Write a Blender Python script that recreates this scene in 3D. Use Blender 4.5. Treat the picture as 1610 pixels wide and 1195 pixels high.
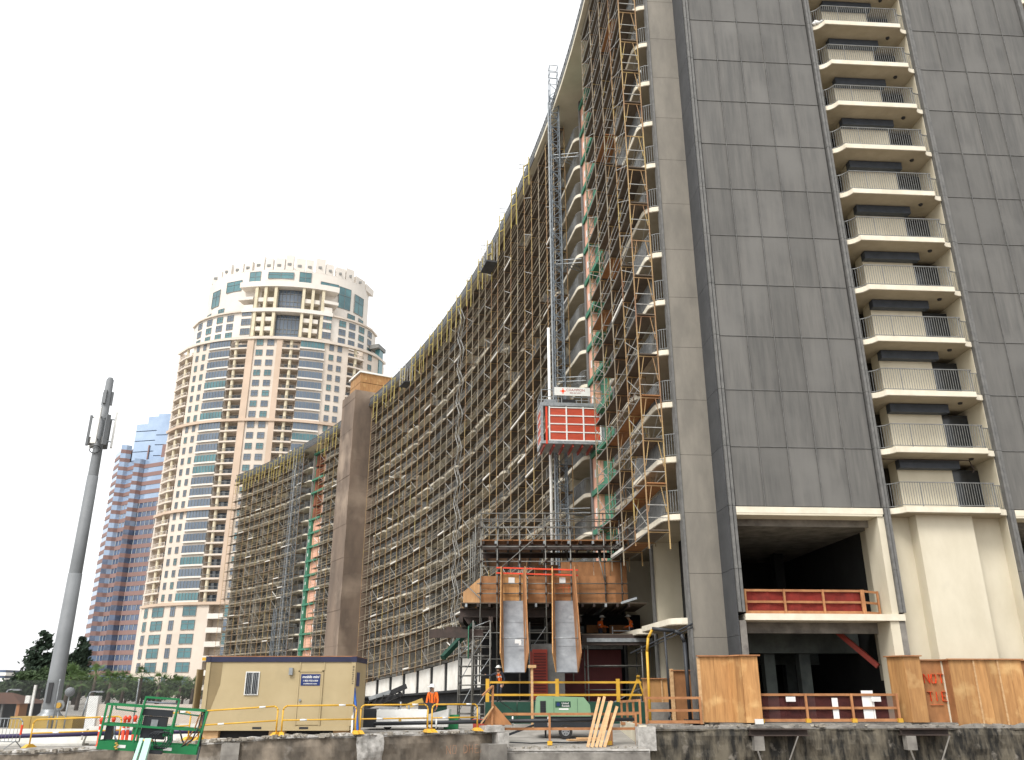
import bpy, bmesh, math, random
from mathutils import Vector, Matrix, noise
random.seed(7)
R = math.radians
S = bpy.context.scene
for o in list(bpy.data.objects): bpy.data.objects.remove(o)

# ------------------------------------------------------------------ camera
CAMZ = 1.5
cam_d = bpy.data.cameras.new('camera'); cam = bpy.data.objects.new('camera', cam_d)
S.collection.objects.link(cam)
cam_d.sensor_width = 36.0; cam_d.lens = 36.0*1311.0/1610.0
cam_d.clip_start = 0.3; cam_d.clip_end = 6000
cam.location = (0, 0, CAMZ); cam.rotation_euler = (R(90+20.5), 0, 0)
S.camera = cam
S.render.resolution_x = 1024; S.render.resolution_y = 760

# ------------------------------------------------------------------ sky, sun, exposure
SUN_EL, SUN_AZ = 50, 212          # azimuth clockwise from +Y (view direction)
W = bpy.data.worlds.new('World'); S.world = W; W.use_nodes = True
nt = W.node_tree; nt.nodes.clear()
out = nt.nodes.new('ShaderNodeOutputWorld'); add = nt.nodes.new('ShaderNodeAddShader')
b1 = nt.nodes.new('ShaderNodeBackground'); b2 = nt.nodes.new('ShaderNodeBackground')
sky = nt.nodes.new('ShaderNodeTexSky'); sky.sky_type = 'NISHITA'; sky.sun_disc = False
sky.sun_elevation = R(SUN_EL); sky.sun_rotation = R(SUN_AZ); sky.dust_density = 4.0; sky.air_density = 1.5
hs = nt.nodes.new('ShaderNodeHueSaturation'); hs.inputs['Saturation'].default_value = 0.12
nt.links.new(sky.outputs[0], hs.inputs['Color']); nt.links.new(hs.outputs[0], b1.inputs['Color'])
b1.inputs['Strength'].default_value = 0.06
b2.inputs['Color'].default_value = (0.98, 0.99, 1.0, 1); b2.inputs['Strength'].default_value = 0.62
nt.links.new(b1.outputs[0], add.inputs[0]); nt.links.new(b2.outputs[0], add.inputs[1]); nt.links.new(add.outputs[0], out.inputs[0])
sl = bpy.data.lights.new('sun', 'SUN'); sl.energy = 1.5; sl.angle = R(20); sl.color = (1, .96, .9)
sun = bpy.data.objects.new('sun', sl); S.collection.objects.link(sun)
sd = Vector((math.sin(R(SUN_AZ))*math.cos(R(SUN_EL)), math.cos(R(SUN_AZ))*math.cos(R(SUN_EL)), math.sin(R(SUN_EL))))
sun.rotation_euler = sd.to_track_quat('Z', 'Y').to_euler(); sun.location = (0, -20, 60)
vs = S.view_settings; vs.view_transform = 'Standard'; vs.look = 'None'; vs.gamma = 1.0; vs.exposure = 0.74
vs.use_curve_mapping = False

# ------------------------------------------------------------------ helpers
F_, TH = 1311.0, R(20.5)
CT, ST = math.cos(TH), math.sin(TH)
def at(px, py, Y):                                    # photograph pixel + real distance -> point of the place
    a, b = px-805.0, 597.5-py
    fw, up = F_*CT-b*ST, F_*ST+b*CT
    return Vector((a/fw*Y, Y, up/fw*Y+CAMZ))
V = Vector
MATS = {}
def mat(name, c1, c2=None, scale=1.0, stretch=(1, 1, 1), rough=.8, metal=0.0, bump=0.0, var=0.0, c3=None, scale3=6.0, f3=.55, spec=.4, alpha=None, trans=0, lo=.35, hi=.65):
    m = bpy.data.materials.new(name); m.use_nodes = True; n = m.node_tree; L = n.links
    b = n.nodes['Principled BSDF']; b.inputs['Roughness'].default_value = rough; b.inputs['Metallic'].default_value = metal
    b.inputs['Specular IOR Level'].default_value = spec
    if alpha is not None: b.inputs['Alpha'].default_value = alpha
    if trans: b.inputs['Transmission Weight'].default_value = trans
    col = None
    g = n.nodes.new('ShaderNodeNewGeometry'); mp = n.nodes.new('ShaderNodeMapping'); mp.inputs['Scale'].default_value = stretch
    L.new(g.outputs['Position'], mp.inputs['Vector'])
    if c2 is None: c2 = tuple(x*.82 for x in c1)
    t = n.nodes.new('ShaderNodeTexNoise'); t.inputs['Scale'].default_value = scale; t.inputs['Detail'].default_value = 7; t.inputs['Roughness'].default_value = .62
    L.new(mp.outputs[0], t.inputs['Vector'])
    r = n.nodes.new('ShaderNodeValToRGB'); r.color_ramp.elements[0].position = lo; r.color_ramp.elements[1].position = hi
    r.color_ramp.elements[0].color = (*c2, 1); r.color_ramp.elements[1].color = (*c1, 1)
    L.new(t.outputs['Fac'], r.inputs['Fac']); col = r.outputs['Color']
    if c3 is not None:
        t3 = n.nodes.new('ShaderNodeTexNoise'); t3.inputs['Scale'].default_value = scale3; t3.inputs['Detail'].default_value = 5
        L.new(g.outputs['Position'], t3.inputs['Vector'])
        r3 = n.nodes.new('ShaderNodeValToRGB'); r3.color_ramp.elements[0].position = f3; r3.color_ramp.elements[1].position = min(1, f3+.2)
        r3.color_ramp.elements[0].color = (0, 0, 0, 1); r3.color_ramp.elements[1].color = (1, 1, 1, 1)
        L.new(t3.outputs['Fac'], r3.inputs['Fac'])
        mx = n.nodes.new('ShaderNodeMixRGB'); mx.inputs['Color2'].default_value = (*c3, 1)
        L.new(r3.outputs['Color'], mx.inputs['Fac']); L.new(col, mx.inputs['Color1']); col = mx.outputs['Color']
    if var:
        oi = n.nodes.new('ShaderNodeObjectInfo'); h = n.nodes.new('ShaderNodeHueSaturation')
        ma = n.nodes.new('ShaderNodeMath'); ma.operation = 'MULTIPLY_ADD'; ma.inputs[1].default_value = var; ma.inputs[2].default_value = 1-var/2
        L.new(oi.outputs['Random'], ma.inputs[0]); L.new(ma.outputs[0], h.inputs['Value']); L.new(col, h.inputs['Color']); col = h.outputs['Color']
    L.new(col, b.inputs['Base Color'])
    if bump:
        bp = n.nodes.new('ShaderNodeBump'); bp.inputs['Strength'].default_value = bump; bp.inputs['Distance'].default_value = .05
        L.new(t.outputs['Fac'], bp.inputs['Height']); L.new(bp.outputs[0], b.inputs['Normal'])
    MATS[name] = m; return m

class MB:
    def __init__(s): s.v = []; s.f = []; s.m = []; s.cur = 0; s.sm = []
    def quad(s, *p):
        i = len(s.v); s.v += [tuple(q) for q in p]; s.f.append(tuple(range(i, i+len(p)))); s.m.append(s.cur); s.sm.append(False); return s
    def hexa(s, P):                                   # 8 corners: bottom 0-3, top 4-7
        i = len(s.v); s.v += [tuple(q) for q in P]
        for a in ((3, 2, 1, 0), (4, 5, 6, 7), (0, 1, 5, 4), (1, 2, 6, 5), (2, 3, 7, 6), (3, 0, 4, 7)):
            s.f.append(tuple(i+k for k in a)); s.m.append(s.cur); s.sm.append(False)
        return s
    def box(s, c, d, M=None):
        x, y, z = d[0]/2, d[1]/2, d[2]/2
        P = [V((-x, -y, -z)), V((x, -y, -z)), V((x, y, -z)), V((-x, y, -z)), V((-x, -y, z)), V((x, -y, z)), V((x, y, z)), V((-x, y, z))]
        c = V(c)
        if M is None: return s.hexa([c+p for p in P])
        if not isinstance(M, Matrix): M = Matrix.Rotation(M, 3, 'Z')
        return s.hexa([c+M@p for p in P])
    def bb(s, x0, x1, y0, y1, z0, z1): return s.box(((x0+x1)/2, (y0+y1)/2, (z0+z1)/2), (x1-x0, y1-y0, z1-z0))
    def bar(s, p, q, w, h=None, up=None):
        p, q = V(p), V(q); h = h or w; d = q-p
        if d.length < 1e-6: return s
        d.normalize(); u = V(up) if up is not None else (V((0, 0, 1)) if abs(d.z) < .95 else V((1, 0, 0)))
        a = d.cross(u).normalized()*w/2; b = a.cross(d).normalized()*h/2
        return s.hexa([p-a-b, p+a-b, q+a-b, q-a-b, p-a+b, p+a+b, q+a+b, q-a+b])
    def tube(s, p, q, r, n=6, r2=None, caps=True):
        p, q = V(p), V(q); r2 = r if r2 is None else r2; d = q-p
        if d.length < 1e-6: return s
        d.normalize(); u = V((0, 0, 1)) if abs(d.z) < .95 else V((1, 0, 0))
        a = d.cross(u).normalized(); b = a.cross(d); i = len(s.v)
        for k in range(n):
            t = 2*math.pi*k/n; e = a*math.cos(t)+b*math.sin(t); s.v.append(tuple(p+e*r)); s.v.append(tuple(q+e*r2))
        for k in range(n):
            k2 = (k+1) % n; s.f.append((i+2*k, i+2*k2, i+2*k2+1, i+2*k+1)); s.m.append(s.cur); s.sm.append(True)
        if caps:
            s.f.append(tuple(i+2*k for k in range(n))[::-1]); s.f.append(tuple(i+2*k+1 for k in range(n))); s.m += [s.cur]*2; s.sm += [False]*2
        return s
    def path(s, pts, r, n=6):
        for a, b in zip(pts[:-1], pts[1:]): s.tube(a, b, r, n)
        return s
    def prism(s, poly, z0, z1):                       # poly of (x,y), counter-clockwise
        i = len(s.v); n = len(poly)
        s.v += [(p[0], p[1], z0) for p in poly]+[(p[0], p[1], z1) for p in poly]
        s.f.append(tuple(range(i, i+n))[::-1]); s.f.append(tuple(range(i+n, i+2*n))); s.m += [s.cur]*2; s.sm += [False]*2
        for k in range(n):
            k2 = (k+1) % n; s.f.append((i+k, i+k2, i+n+k2, i+n+k)); s.m.append(s.cur); s.sm.append(False)
        return s
    def lathe(s, c, prof, n=12, sx=1, sy=1):          # prof of (r,z)
        i = len(s.v); c = V(c)
        for r, z in prof:
            for k in range(n):
                t = 2*math.pi*k/n; s.v.append((c.x+r*math.cos(t)*sx, c.y+r*math.sin(t)*sy, c.z+z))
        for j in range(len(prof)-1):
            for k in range(n):
                k2 = (k+1) % n; s.f.append((i+j*n+k, i+j*n+k2, i+(j+1)*n+k2, i+(j+1)*n+k)); s.m.append(s.cur); s.sm.append(True)
        return s
    def mesh(s, name, mats):
        me = bpy.data.meshes.new(name); me.from_pydata(s.v, [], s.f)
        for m in (mats if isinstance(mats, (list, tuple)) else [mats]): me.materials.append(MATS[m] if isinstance(m, str) else m)
        me.polygons.foreach_set('material_index', s.m); me.polygons.foreach_set('use_smooth', s.sm)
        me.validate(); me.update(); return me
    def build(s, name, mats, parent=None, kind=None):
        o = bpy.data.objects.new(name, s.mesh(name, mats)); return link(o, parent, kind)
def link(o, parent=None, kind=None):
    S.collection.objects.link(o)
    if parent is not None: adopt(o, parent)
    if kind: o['kind'] = kind
    return o
def wm(o):
    m = Matrix.Translation(o.location) @ o.rotation_euler.to_matrix().to_4x4()
    if o.parent: m = wm(o.parent) @ o.matrix_parent_inverse @ m
    return m
def adopt(o, p): o.parent = p; o.matrix_parent_inverse = wm(p).inverted()
def tag(o, label, cat, group=None):
    o['label'] = label; o['category'] = cat
    if group: o['group'] = group
    return o
def thing(name, loc, label, cat, group=None, rz=0):
    o = bpy.data.objects.new(name, None); S.collection.objects.link(o); o.location = loc; o.rotation_euler = (0, 0, rz); o.empty_display_size = .3
    return tag(o, label, cat, group)
def inst(name, me, loc, rz, parent, kind=None, scale=None):
    o = bpy.data.objects.new(name, me); o.location = loc; o.rotation_euler = (0, 0, rz)
    if scale: o.scale = scale
    return link(o, parent, kind)
def copy_tree(root, loc, rz, label, group=None):
    old = wm(root); r = root.copy(); S.collection.objects.link(r); r.location = loc; r.rotation_euler = (0, 0, rz); r['label'] = label
    if group: r['group'] = group
    for ch in root.children:
        c = ch.copy(); S.collection.objects.link(c); c.parent = r; c.matrix_parent_inverse = ch.matrix_parent_inverse
        for g in ch.children:
            d = g.copy(); S.collection.objects.link(d); d.parent = c; d.matrix_parent_inverse = g.matrix_parent_inverse
    return r
def struct(name, mb, m): return mb.build(name, m, None, 'structure')
def text(body, size, loc, M, m, parent, name='lettering', depth=.004, shear=0, bold=0, align='CENTER'):
    cu = bpy.data.curves.new('t', 'FONT'); cu.body = body; cu.size = size; cu.extrude = depth; cu.shear = shear; cu.offset = bold
    cu.align_x = align; cu.align_y = 'CENTER'
    t = bpy.data.objects.new('t', cu); S.collection.objects.link(t)
    bpy.context.view_layer.update(); dg = bpy.context.evaluated_depsgraph_get()
    me = bpy.data.meshes.new_from_object(t.evaluated_get(dg)); bpy.data.objects.remove(t)
    me.transform(Matrix.Translation(loc) @ M.to_4x4()); me.materials.clear(); me.materials.append(MATS[m])
    o = bpy.data.objects.new(name, me); return link(o, parent)
FACE = Matrix.Rotation(R(90), 3, 'X')                  # text standing up, facing -Y
LET = {'N': [[(0, 0), (0, 1), (.6, 0), (.6, 1)]], 'O': [[(.1, 0), (0, .5), (.1, 1), (.5, 1), (.6, .5), (.5, 0), (.1, 0)]], 'T': [[(0, 1), (.7, 1)], [(.35, 1), (.35, 0)]],
       'I': [[(.2, 0), (.2, 1)]], 'D': [[(0, 0), (0, 1), (.45, .85), (.55, .5), (.45, .1), (0, 0)]], 'E': [[(.5, 1), (0, 1), (0, 0), (.55, 0)], [(0, .5), (.4, .5)]],
       'H': [[(0, 0), (0, 1)], [(.5, 0), (.5, 1)], [(0, .5), (.5, .5)]], 'A': [[(0, 0), (.3, 1), (.6, 0)], [(.12, .4), (.5, .4)]], 'K': [[(0, 0), (0, 1)], [(.5, 1), (0, .45), (.55, 0)]],
       '_': [[(0, 0), (.6, .02)]], ' ': []}
def spray(word, o, ex, ez, size, w, mb, off):
    x = 0
    for ch in word:
        for st in LET[ch]:
            for a, b in zip(st[:-1], st[1:]):
                j = lambda: random.uniform(-.03, .03)*size
                mb.bar(V(o)+V(ex)*((x+a[0])*size+j())+V(ez)*(a[1]*size+j())+off, V(o)+V(ex)*((x+b[0])*size+j())+V(ez)*(b[1]*size+j())+off, w*random.uniform(.8, 1.3), .006)
        x += .85
    return mb

# ------------------------------------------------------------------ materials
mat('ground', (.34, .32, .29), (.2, .19, .17), .6, rough=.95, c3=(.12, .11, .1), scale3=1.5, f3=.6, bump=.3)
mat('road', (.08, .08, .085), (.05, .05, .05), 2, rough=.9)
mat('dirt', (.27, .22, .17), (.15, .125, .1), 1.6, rough=1, bump=.8)
mat('pit_concrete', (.24, .2, .155), (.085, .072, .058), 1.3, (1, 1, .5), rough=.95, bump=.8, c3=(.36, .33, .29), scale3=1.6, f3=.62)
mat('broken_concrete', (.5, .48, .45), (.26, .25, .23), 4, rough=1, bump=1)
mat('tube_dark', (.2, .2, .185), (.12, .115, .105), 3, rough=.5, metal=.3)
mat('stained_concrete', (.125, .108, .08), (.016, .015, .013), 1.3, (2.2, 2.2, .5), rough=.9, bump=.9, c3=(.3, .27, .23), scale3=2.2, f3=.62, lo=.4, hi=.62)
mat('panel', (.132, .127, .117), (.09, .088, .083), 1.0, (3.4, 3.4, .3), rough=.6, var=.22, c3=(.135, .131, .122), scale3=.3, f3=.48)
mat('panel_warm', (.24, .22, .186), (.18, .166, .142), .8, (1.5, 1.5, .5), rough=.75, var=.1)
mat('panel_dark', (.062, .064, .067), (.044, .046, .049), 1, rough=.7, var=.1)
mat('mullion', (.165, .162, .154), (.11, .11, .106), 3, rough=.6)
mat('joint', (.03, .03, .032), rough=.8)
mat('cream', (.63, .58, .46), (.55, .5, .385), .7, (1, 1, .5), rough=.85, c3=(.5, .46, .37), scale3=.5, f3=.62)
mat('cream_edge', (.74, .69, .57), (.64, .58, .46), 1.5, rough=.8)
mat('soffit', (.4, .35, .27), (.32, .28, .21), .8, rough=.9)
mat('rough_concrete', (.25, .235, .21), (.12, .11, .1), 1.2, rough=.95, bump=.4)
mat('dark_interior', (.022, .023, .023), (.012, .012, .013), .6, rough=.95)  # near-black colour carries the shade inside openings and voids
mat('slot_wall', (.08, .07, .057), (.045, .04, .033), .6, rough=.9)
mat('green_concrete', (.14, .16, .15), (.07, .08, .078), .8, rough=.95)
mat('steel_rail', (.23, .235, .23), (.15, .155, .155), 4, rough=.5, metal=.2)
mat('navy_box', (.055, .065, .082), (.038, .046, .058), 2, rough=.6)
mat('front_glass', (.1, .103, .105), (.06, .062, .065), 1, rough=.25)
mat('door_glass', (.03, .034, .038), (.015, .017, .02), 1, rough=.15, spec=.5)
mat('grey_wall', (.36, .345, .31), (.22, .21, .19), .35, rough=.9, c3=(.3, .22, .16), scale3=.22, f3=.63)
mat('brown_pillar', (.21, .155, .115), (.11, .083, .064), .22, (1, 1, .35), rough=.9, c3=(.34, .265, .2), scale3=.13, f3=.52)
mat('plywood', (.48, .255, .095), (.32, .16, .058), 1.6, (4, 4, .45), rough=.7, c3=(.56, .35, .15), scale3=1.4, f3=.55, var=.45)
mat('plywood_old', (.36, .165, .065), (.24, .11, .042), 1.3, (2, 2, 1), rough=.75, var=.25)
mat('timber', (.42, .2, .085), (.3, .13, .055), 2.5, rough=.8, var=.2)
mat('lumber_new', (.58, .38, .2), (.45, .27, .13), 3, (1, 1, 3), rough=.8, var=.2)
mat('deck_wood', (.15, .12, .092), (.085, .066, .05), .9, rough=.9, var=.2)
mat('scaff_yellow', (.4, .28, .12), (.25, .13, .07), .8, (1, 1, .5), rough=.65, c3=(.48, .39, .13), scale3=.35, f3=.55)
mat('scaff_bright', (.47, .38, .09), (.33, .25, .07), 1.2, rough=.6)
mat('scaff_rust', (.34, .285, .205), (.21, .165, .115), 1.2, rough=.8, c3=(.4, .36, .27), scale3=.3, f3=.5)
mat('scaff_galv', (.42, .42, .4), (.27, .26, .235), 2, rough=.5, metal=.4)
mat('galv', (.36, .38, .39), (.23, .245, .255), 5, rough=.45, metal=.5)
mat('mast_blue', (.2, .23, .26), (.1, .115, .13), 3, rough=.5, metal=.4)
mat('salmon', (.72, .41, .3), (.6, .31, .21), .5, rough=.85)
mat('green_trim', (.06, .22, .14), (.045, .16, .1), 1, rough=.8)
mat('brick_red', (.27, .1, .055), (.19, .075, .045), .8, rough=.9)
mat('white_panel', (.74, .72, .67), (.62, .59, .53), .7, rough=.7)
mat('white_paint', (.8, .8, .78), (.7, .7, .67), 2, rough=.55)
mat('dark_roof', (.07, .072, .075), (.045, .046, .05), 1, rough=.7)
mat('hoist_red', (.52, .07, .028), (.4, .052, .022), 1.5, (1, 1, 4), rough=.45, spec=.5)
mat('hoist_under', (.22, .02, .012), (.15, .015, .01), 1.5, rough=.6)
mat('red_paint', (.38, .05, .03), (.28, .04, .025), 1, rough=.5)
mat('dark_red', (.14, .022, .022), (.1, .016, .016), 1, rough=.6)
mat('chute_steel', (.36, .38, .4), (.24, .255, .27), 1.6, (1, 1, .5), rough=.42, metal=.6, c3=(.5, .52, .54), scale3=1.2, f3=.62)
mat('beam_steel', (.06, .04, .033), (.032, .024, .02), 2, rough=.7)
mat('black_steel', (.025, .025, .027), (.015, .015, .016), 2, rough=.6)
mat('trailer_tan', (.43, .345, .2), (.385, .305, .17), .7, rough=.6, c3=(.36, .29, .165), scale3=1.3, f3=.55)
mat('trailer_dark', (.24, .18, .09), rough=.6)
mat('navy', (.02, .022, .06), (.014, .016, .04), 2, rough=.5)
mat('sign_blue', (.012, .03, .14), rough=.4)
mat('yellow_rail', (.66, .38, .035), (.52, .29, .03), 2, rough=.5)
mat('boom_green', (.012, .2, .065), (.01, .15, .05), 2, rough=.45)
mat('boom_mint', (.42, .64, .53), (.35, .56, .45), 2, rough=.5)
mat('rubber', (.02, .02, .02), rough=.7)
mat('plastic_black', (.022, .025, .03), rough=.5)
mat('delineator', (.75, .07, .025), rough=.6)
mat('orange_cloth', (.85, .16, .02), (.72, .12, .015), 4, rough=.9)
mat('skin', (.4, .23, .15), rough=.6)
mat('trousers', (.03, .035, .05), rough=.9)
mat('hat_white', (.8, .8, .78), rough=.4)
mat('barrier', (.62, .61, .57), (.48, .47, .43), 1.2, rough=.85, c3=(.3, .29, .27), scale3=2, f3=.66)
mat('purple_pipe', (.03, .022, .075), rough=.4)
mat('hose_yellow', (.6, .34, .03), rough=.5)
mat('compressor', (.2, .33, .2), (.17, .29, .17), 1, rough=.4)
mat('dark_green', (.01, .055, .035), (.007, .038, .024), 1.5, rough=.8)
mat('pole_grey', (.2, .21, .22), (.155, .165, .172), .6, rough=.6)
mat('wire', (.09, .095, .1), rough=.7)
mat('ochre', (.5, .34, .09), (.42, .28, .07), 1.5, rough=.8)
mat('red_net', (.26, .025, .016), (.17, .018, .012), 3, rough=.8, alpha=.82)
mat('spray_red', (1.0, .085, .02), rough=.7)
mat('spray_faint', (.62, .3, .16), rough=.9)
mat('t_stone', (.64, .56, .48), (.55, .475, .4), .12, rough=.8)
mat('t_white', (.7, .65, .59), (.62, .57, .51), .1, rough=.8)
mat('t_orange', (.56, .43, .33), (.48, .37, .28), .12, rough=.8)
mat('t_frame', (.2, .2, .19), rough=.6)
mat('t_glass', (.11, .145, .19), (.06, .085, .12), .1, rough=.08, spec=.8)
mat('t_teal', (.07, .19, .205), (.035, .1, .115), .15, rough=.08, spec=.8)
mat('t_col', (.66, .58, .42), rough=.8)
mat('rb_glass', (.36, .46, .6), (.22, .3, .43), .06, rough=.08, spec=.9, metal=.3)
mat('rb_dark', (.09, .13, .22), (.035, .05, .09), .25, rough=.1, spec=.8)
mat('rb_red', (.25, .155, .14), (.21, .13, .115), .1, rough=.7)
mat('conifer', (.034, .058, .034), (.016, .03, .018), .8, rough=.9, var=.2)
mat('leaf', (.07, .11, .045), (.03, .052, .022), .8, rough=.8, var=.3)
mat('palm', (.11, .18, .055), (.05, .085, .03), 1.2, rough=.7, var=.3)
mat('bark', (.11, .085, .065), (.06, .045, .035), 2, rough=.95)
mat('brown_tile', (.11, .05, .03), (.07, .035, .022), 2, rough=.9)
mat('blue_tarp', (.015, .11, .45), rough=.5)
mat('paper', (.75, .75, .73), rough=.7)
mat('rubble', (.36, .33, .28), (.2, .18, .15), 5, rough=1, bump=.5)
#==BODY==
# ================================================================== ground and excavation
EDGE = [(-60, 29), (-20, 32.4), (-17, 32.6), (-14, 32.3), (-11.4, 31.4), (-9, 31.6), (-6.4, 32.3), (-.5, 36.2)]
EDGR = [(5.3, 37.3), (40, 39.6)]
def gz(x): return max(-.55, min(0, -.55*(-8-x)/9)) if x < -8 else 0.0
g = MB()
cols = [(-3000, 29)]+EDGE
for a, b in zip(cols[:-1], cols[1:]):
    for y0, y1 in ((None, 60), (60, 4000)):
        za, zb_ = gz(a[0]), gz(b[0]); g.quad((a[0], a[1] if y0 is None else y0, za), (b[0], b[1] if y0 is None else y0, zb_), (b[0], y1, zb_), (a[0], y1, za))
g.quad((-.5, 44.4, 0), (5.3, 44.4, 0), (5.3, 60, 0), (-.5, 60, 0))
cr = EDGR+[(3000, 39.6)]
for a, b in zip(cr[:-1], cr[1:]): g.quad((a[0], a[1], 0), (b[0], b[1], 0), (b[0], 60, 0), (a[0], 60, 0))
for a, b in ((-.5, 5.3), (5.3, 40), (40, 3000)): g.quad((a, 60, 0), (b, 60, 0), (b, 4000, 0), (a, 4000, 0))
struct('ground', g, 'ground')
g = MB(); g.quad((-120, 56, -.546), (-24, 56, -.546), (-24, 74, -.546), (-120, 74, -.546)); struct('road', g, 'road')
g = MB(); g.quad((-300, 5, -6), (300, 5, -6), (300, 45, -6), (-300, 45, -6)); struct('excavation_floor', g, 'dirt')
g = MB(); g.quad((-300, -200, 0), (300, -200, 0), (300, 5, 0), (-300, 5, 0)); g.quad((-300, 5, 0), (300, 5, 0), (300, 5, -6), (-300, 5, -6)); struct('near_bank', g, 'dirt')
def ramp_z(y): return -.66+(y-35.6)*.05
g = MB(); g.quad((-.55, 35.6, -.66), (5.35, 35.6, -.66), (5.35, 44.4, ramp_z(44.4)), (-.55, 44.4, ramp_z(44.4)))
g.quad((-.55, 44.4, ramp_z(44.4)), (5.35, 44.4, ramp_z(44.4)), (5.35, 44.4, 0), (-.55, 44.4, 0)); struct('loading_ramp', g, 'ground')

def rough_wall(pts, z_top, z_bot, amp, jag, depth, lip, seed=0, step=.12):
    """broken vertical face along pts with a ragged crest running `depth` back over the ground"""
    mb = MB(); n = []
    for (a, b) in zip(pts[:-1], pts[1:]):
        L = math.hypot(b[0]-a[0], b[1]-a[1]); k = max(1, int(L/step))
        for i in range(k): t = i/k; n.append((a[0]+(b[0]-a[0])*t, a[1]+(b[1]-a[1])*t, (b[1]-a[1])/L, -(b[0]-a[0])/L))
    L = n[-1]; n.append((pts[-1][0], pts[-1][1], L[2], L[3]))
    zs = [0, .1, .22, .36, .52, .7, .9, 1.15, 1.5, 2.2, 3.5, z_top-z_bot]
    rows = []
    for back, up in ((depth, lip), (depth*.5, lip+.02)):
        rows.append([V((x-nx*back+noise.noise(V((x*2, y*2, seed)))*.08, y-ny*back, z_top+gz(x)+up+jag*.6*noise.noise(V((x*1.7, y*1.7, seed+3+back))))) for x, y, nx, ny in n])
    for z in zs:
        r = []
        for x, y, nx, ny in n:
            d = amp*(noise.noise(V((x*1.3, y*1.3, z*1.3+seed)))+.5*noise.noise(V((x*4, y*4, z*4+seed))))
            if z < .4: d += jag*.8*noise.noise(V((x*2.3, y*2.3, seed+9)))*(1-z/.4)-.08*(1-z/.4)
            jz = jag*noise.noise(V((x*2, y*2, seed+5))) if z < .05 else 0
            r.append(V((x+nx*d, y+ny*d, z_top+gz(x)+.015-z+jz)))
        rows.append(r)
    off = len(mb.v); w = len(n)
    for r in rows: mb.v += [tuple(p) for p in r]
    for j in range(len(rows)-1):
        for i in range(w-1):
            mb.f.append((off+j*w+i, off+(j+1)*w+i, off+(j+1)*w+i+1, off+j*w+i+1)); mb.m.append(1 if j < 3 else 0); mb.sm.append(False)
    return mb
t = thing('excavation_wall', (-8, 31, 0), 'brown cut concrete wall with broken crest below the tan site office', 'wall')
rough_wall(EDGE, 0.03, -6, .09, .15, .6, .02, 1).build('wall_face', ['pit_concrete', 'broken_concrete'], t)
p0, p1 = at(566, 1160, 32.35), at(604, 1160, 33.45)
rough_wall([(p0.x, p0.y-.14), (p1.x, p1.y-.14)], -.02, -1.6, .14, .06, .3, 0, 11, .07).build('rough_patch', 'broken_concrete', t)
p0, p1 = at(350, 1170, 31.4), at(378, 1170, 31.5)
rough_wall([(p0.x, p0.y-.12), (p1.x, p1.y-.08)], -.08, -1.6, .05, .04, .2, 0, 21, .07).build('rough_patch', 'rough_concrete', t)
g = MB(); e0 = V((-4.0, 33.79, 0)); ex = V((5.8, 4.0, 0)).normalized(); nn = V((ex.y, -ex.x, 0))
spray('NO DHEAK', e0+ex*1.75, ex, V((0, 0, 1)), .3, .022, g, nn*.12+V((0, 0, -.72))); g.build('spray_lettering', 'spray_faint', t)
g = MB().box((-.55, 36.0, -.25), (.45, 1.3, .5), R(20)); g.box((-.8, 35.75, .13), (.8, .7, .22), R(24)); g.build('broken_block', 'broken_concrete', t)
g = MB().box((-.75, 35.5, -3.2), (.75, 1.0, 5.6), R(28)); g.build('wall_end', 'rough_concrete', t)
t = thing('ramp_retaining_wall', (2.4, 35.6, -6), 'pale concrete edge of the sunken ramp in front of the green compressor', 'wall')
rough_wall([(-.6, 35.6), (5.4, 35.6)], -.66, -6, .05, .03, .4, .01, 31).build('wall_face', ['rough_concrete', 'broken_concrete'], t)
t = thing('stained_wall', (14, 38, -6), 'black stained concrete wall below the plywood hoarding at the right', 'wall')
rough_wall(EDGR, .14, -6, .12, .16, .5, .02, 41).build('wall_face', ['stained_concrete', 'rough_concrete'], t)
MB().bb(5.25, 5.55, 37.2, 43.8, -.62, .2).build('ramp_side_wall', 'cream', t)
MB().box((5.5, 37.25, -.3), (.75, .45, .9), R(6)).build('broken_end', 'broken_concrete', t)
for (xa, xb, y) in ((9.8, 12.2, 37.35), (16.2, 18.2, 37.75)):
    g = MB(); g.bb(xa, xb, y-.25, y+.3, .03, .07); g.bb(xa, xb, y-.02, y+.02, -.16, .03); g.bb(xa, xb, y-.25, y+.3, -.2, -.16); g.build('beam_stub', 'beam_steel', t)
    g = MB(); g.bb(xa+.1, xa+.5, y-.3, y+.1, -.75, -.21); g.bar((xa+.2, y-.3, -.76), (xa+.55, y-.1, -1.9), .05); g.bar((xa+1.9, y-.3, -.2), (xa+1.2, y-.15, -1.7), .05); g.build('bracket', 'rough_concrete', t)

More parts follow.
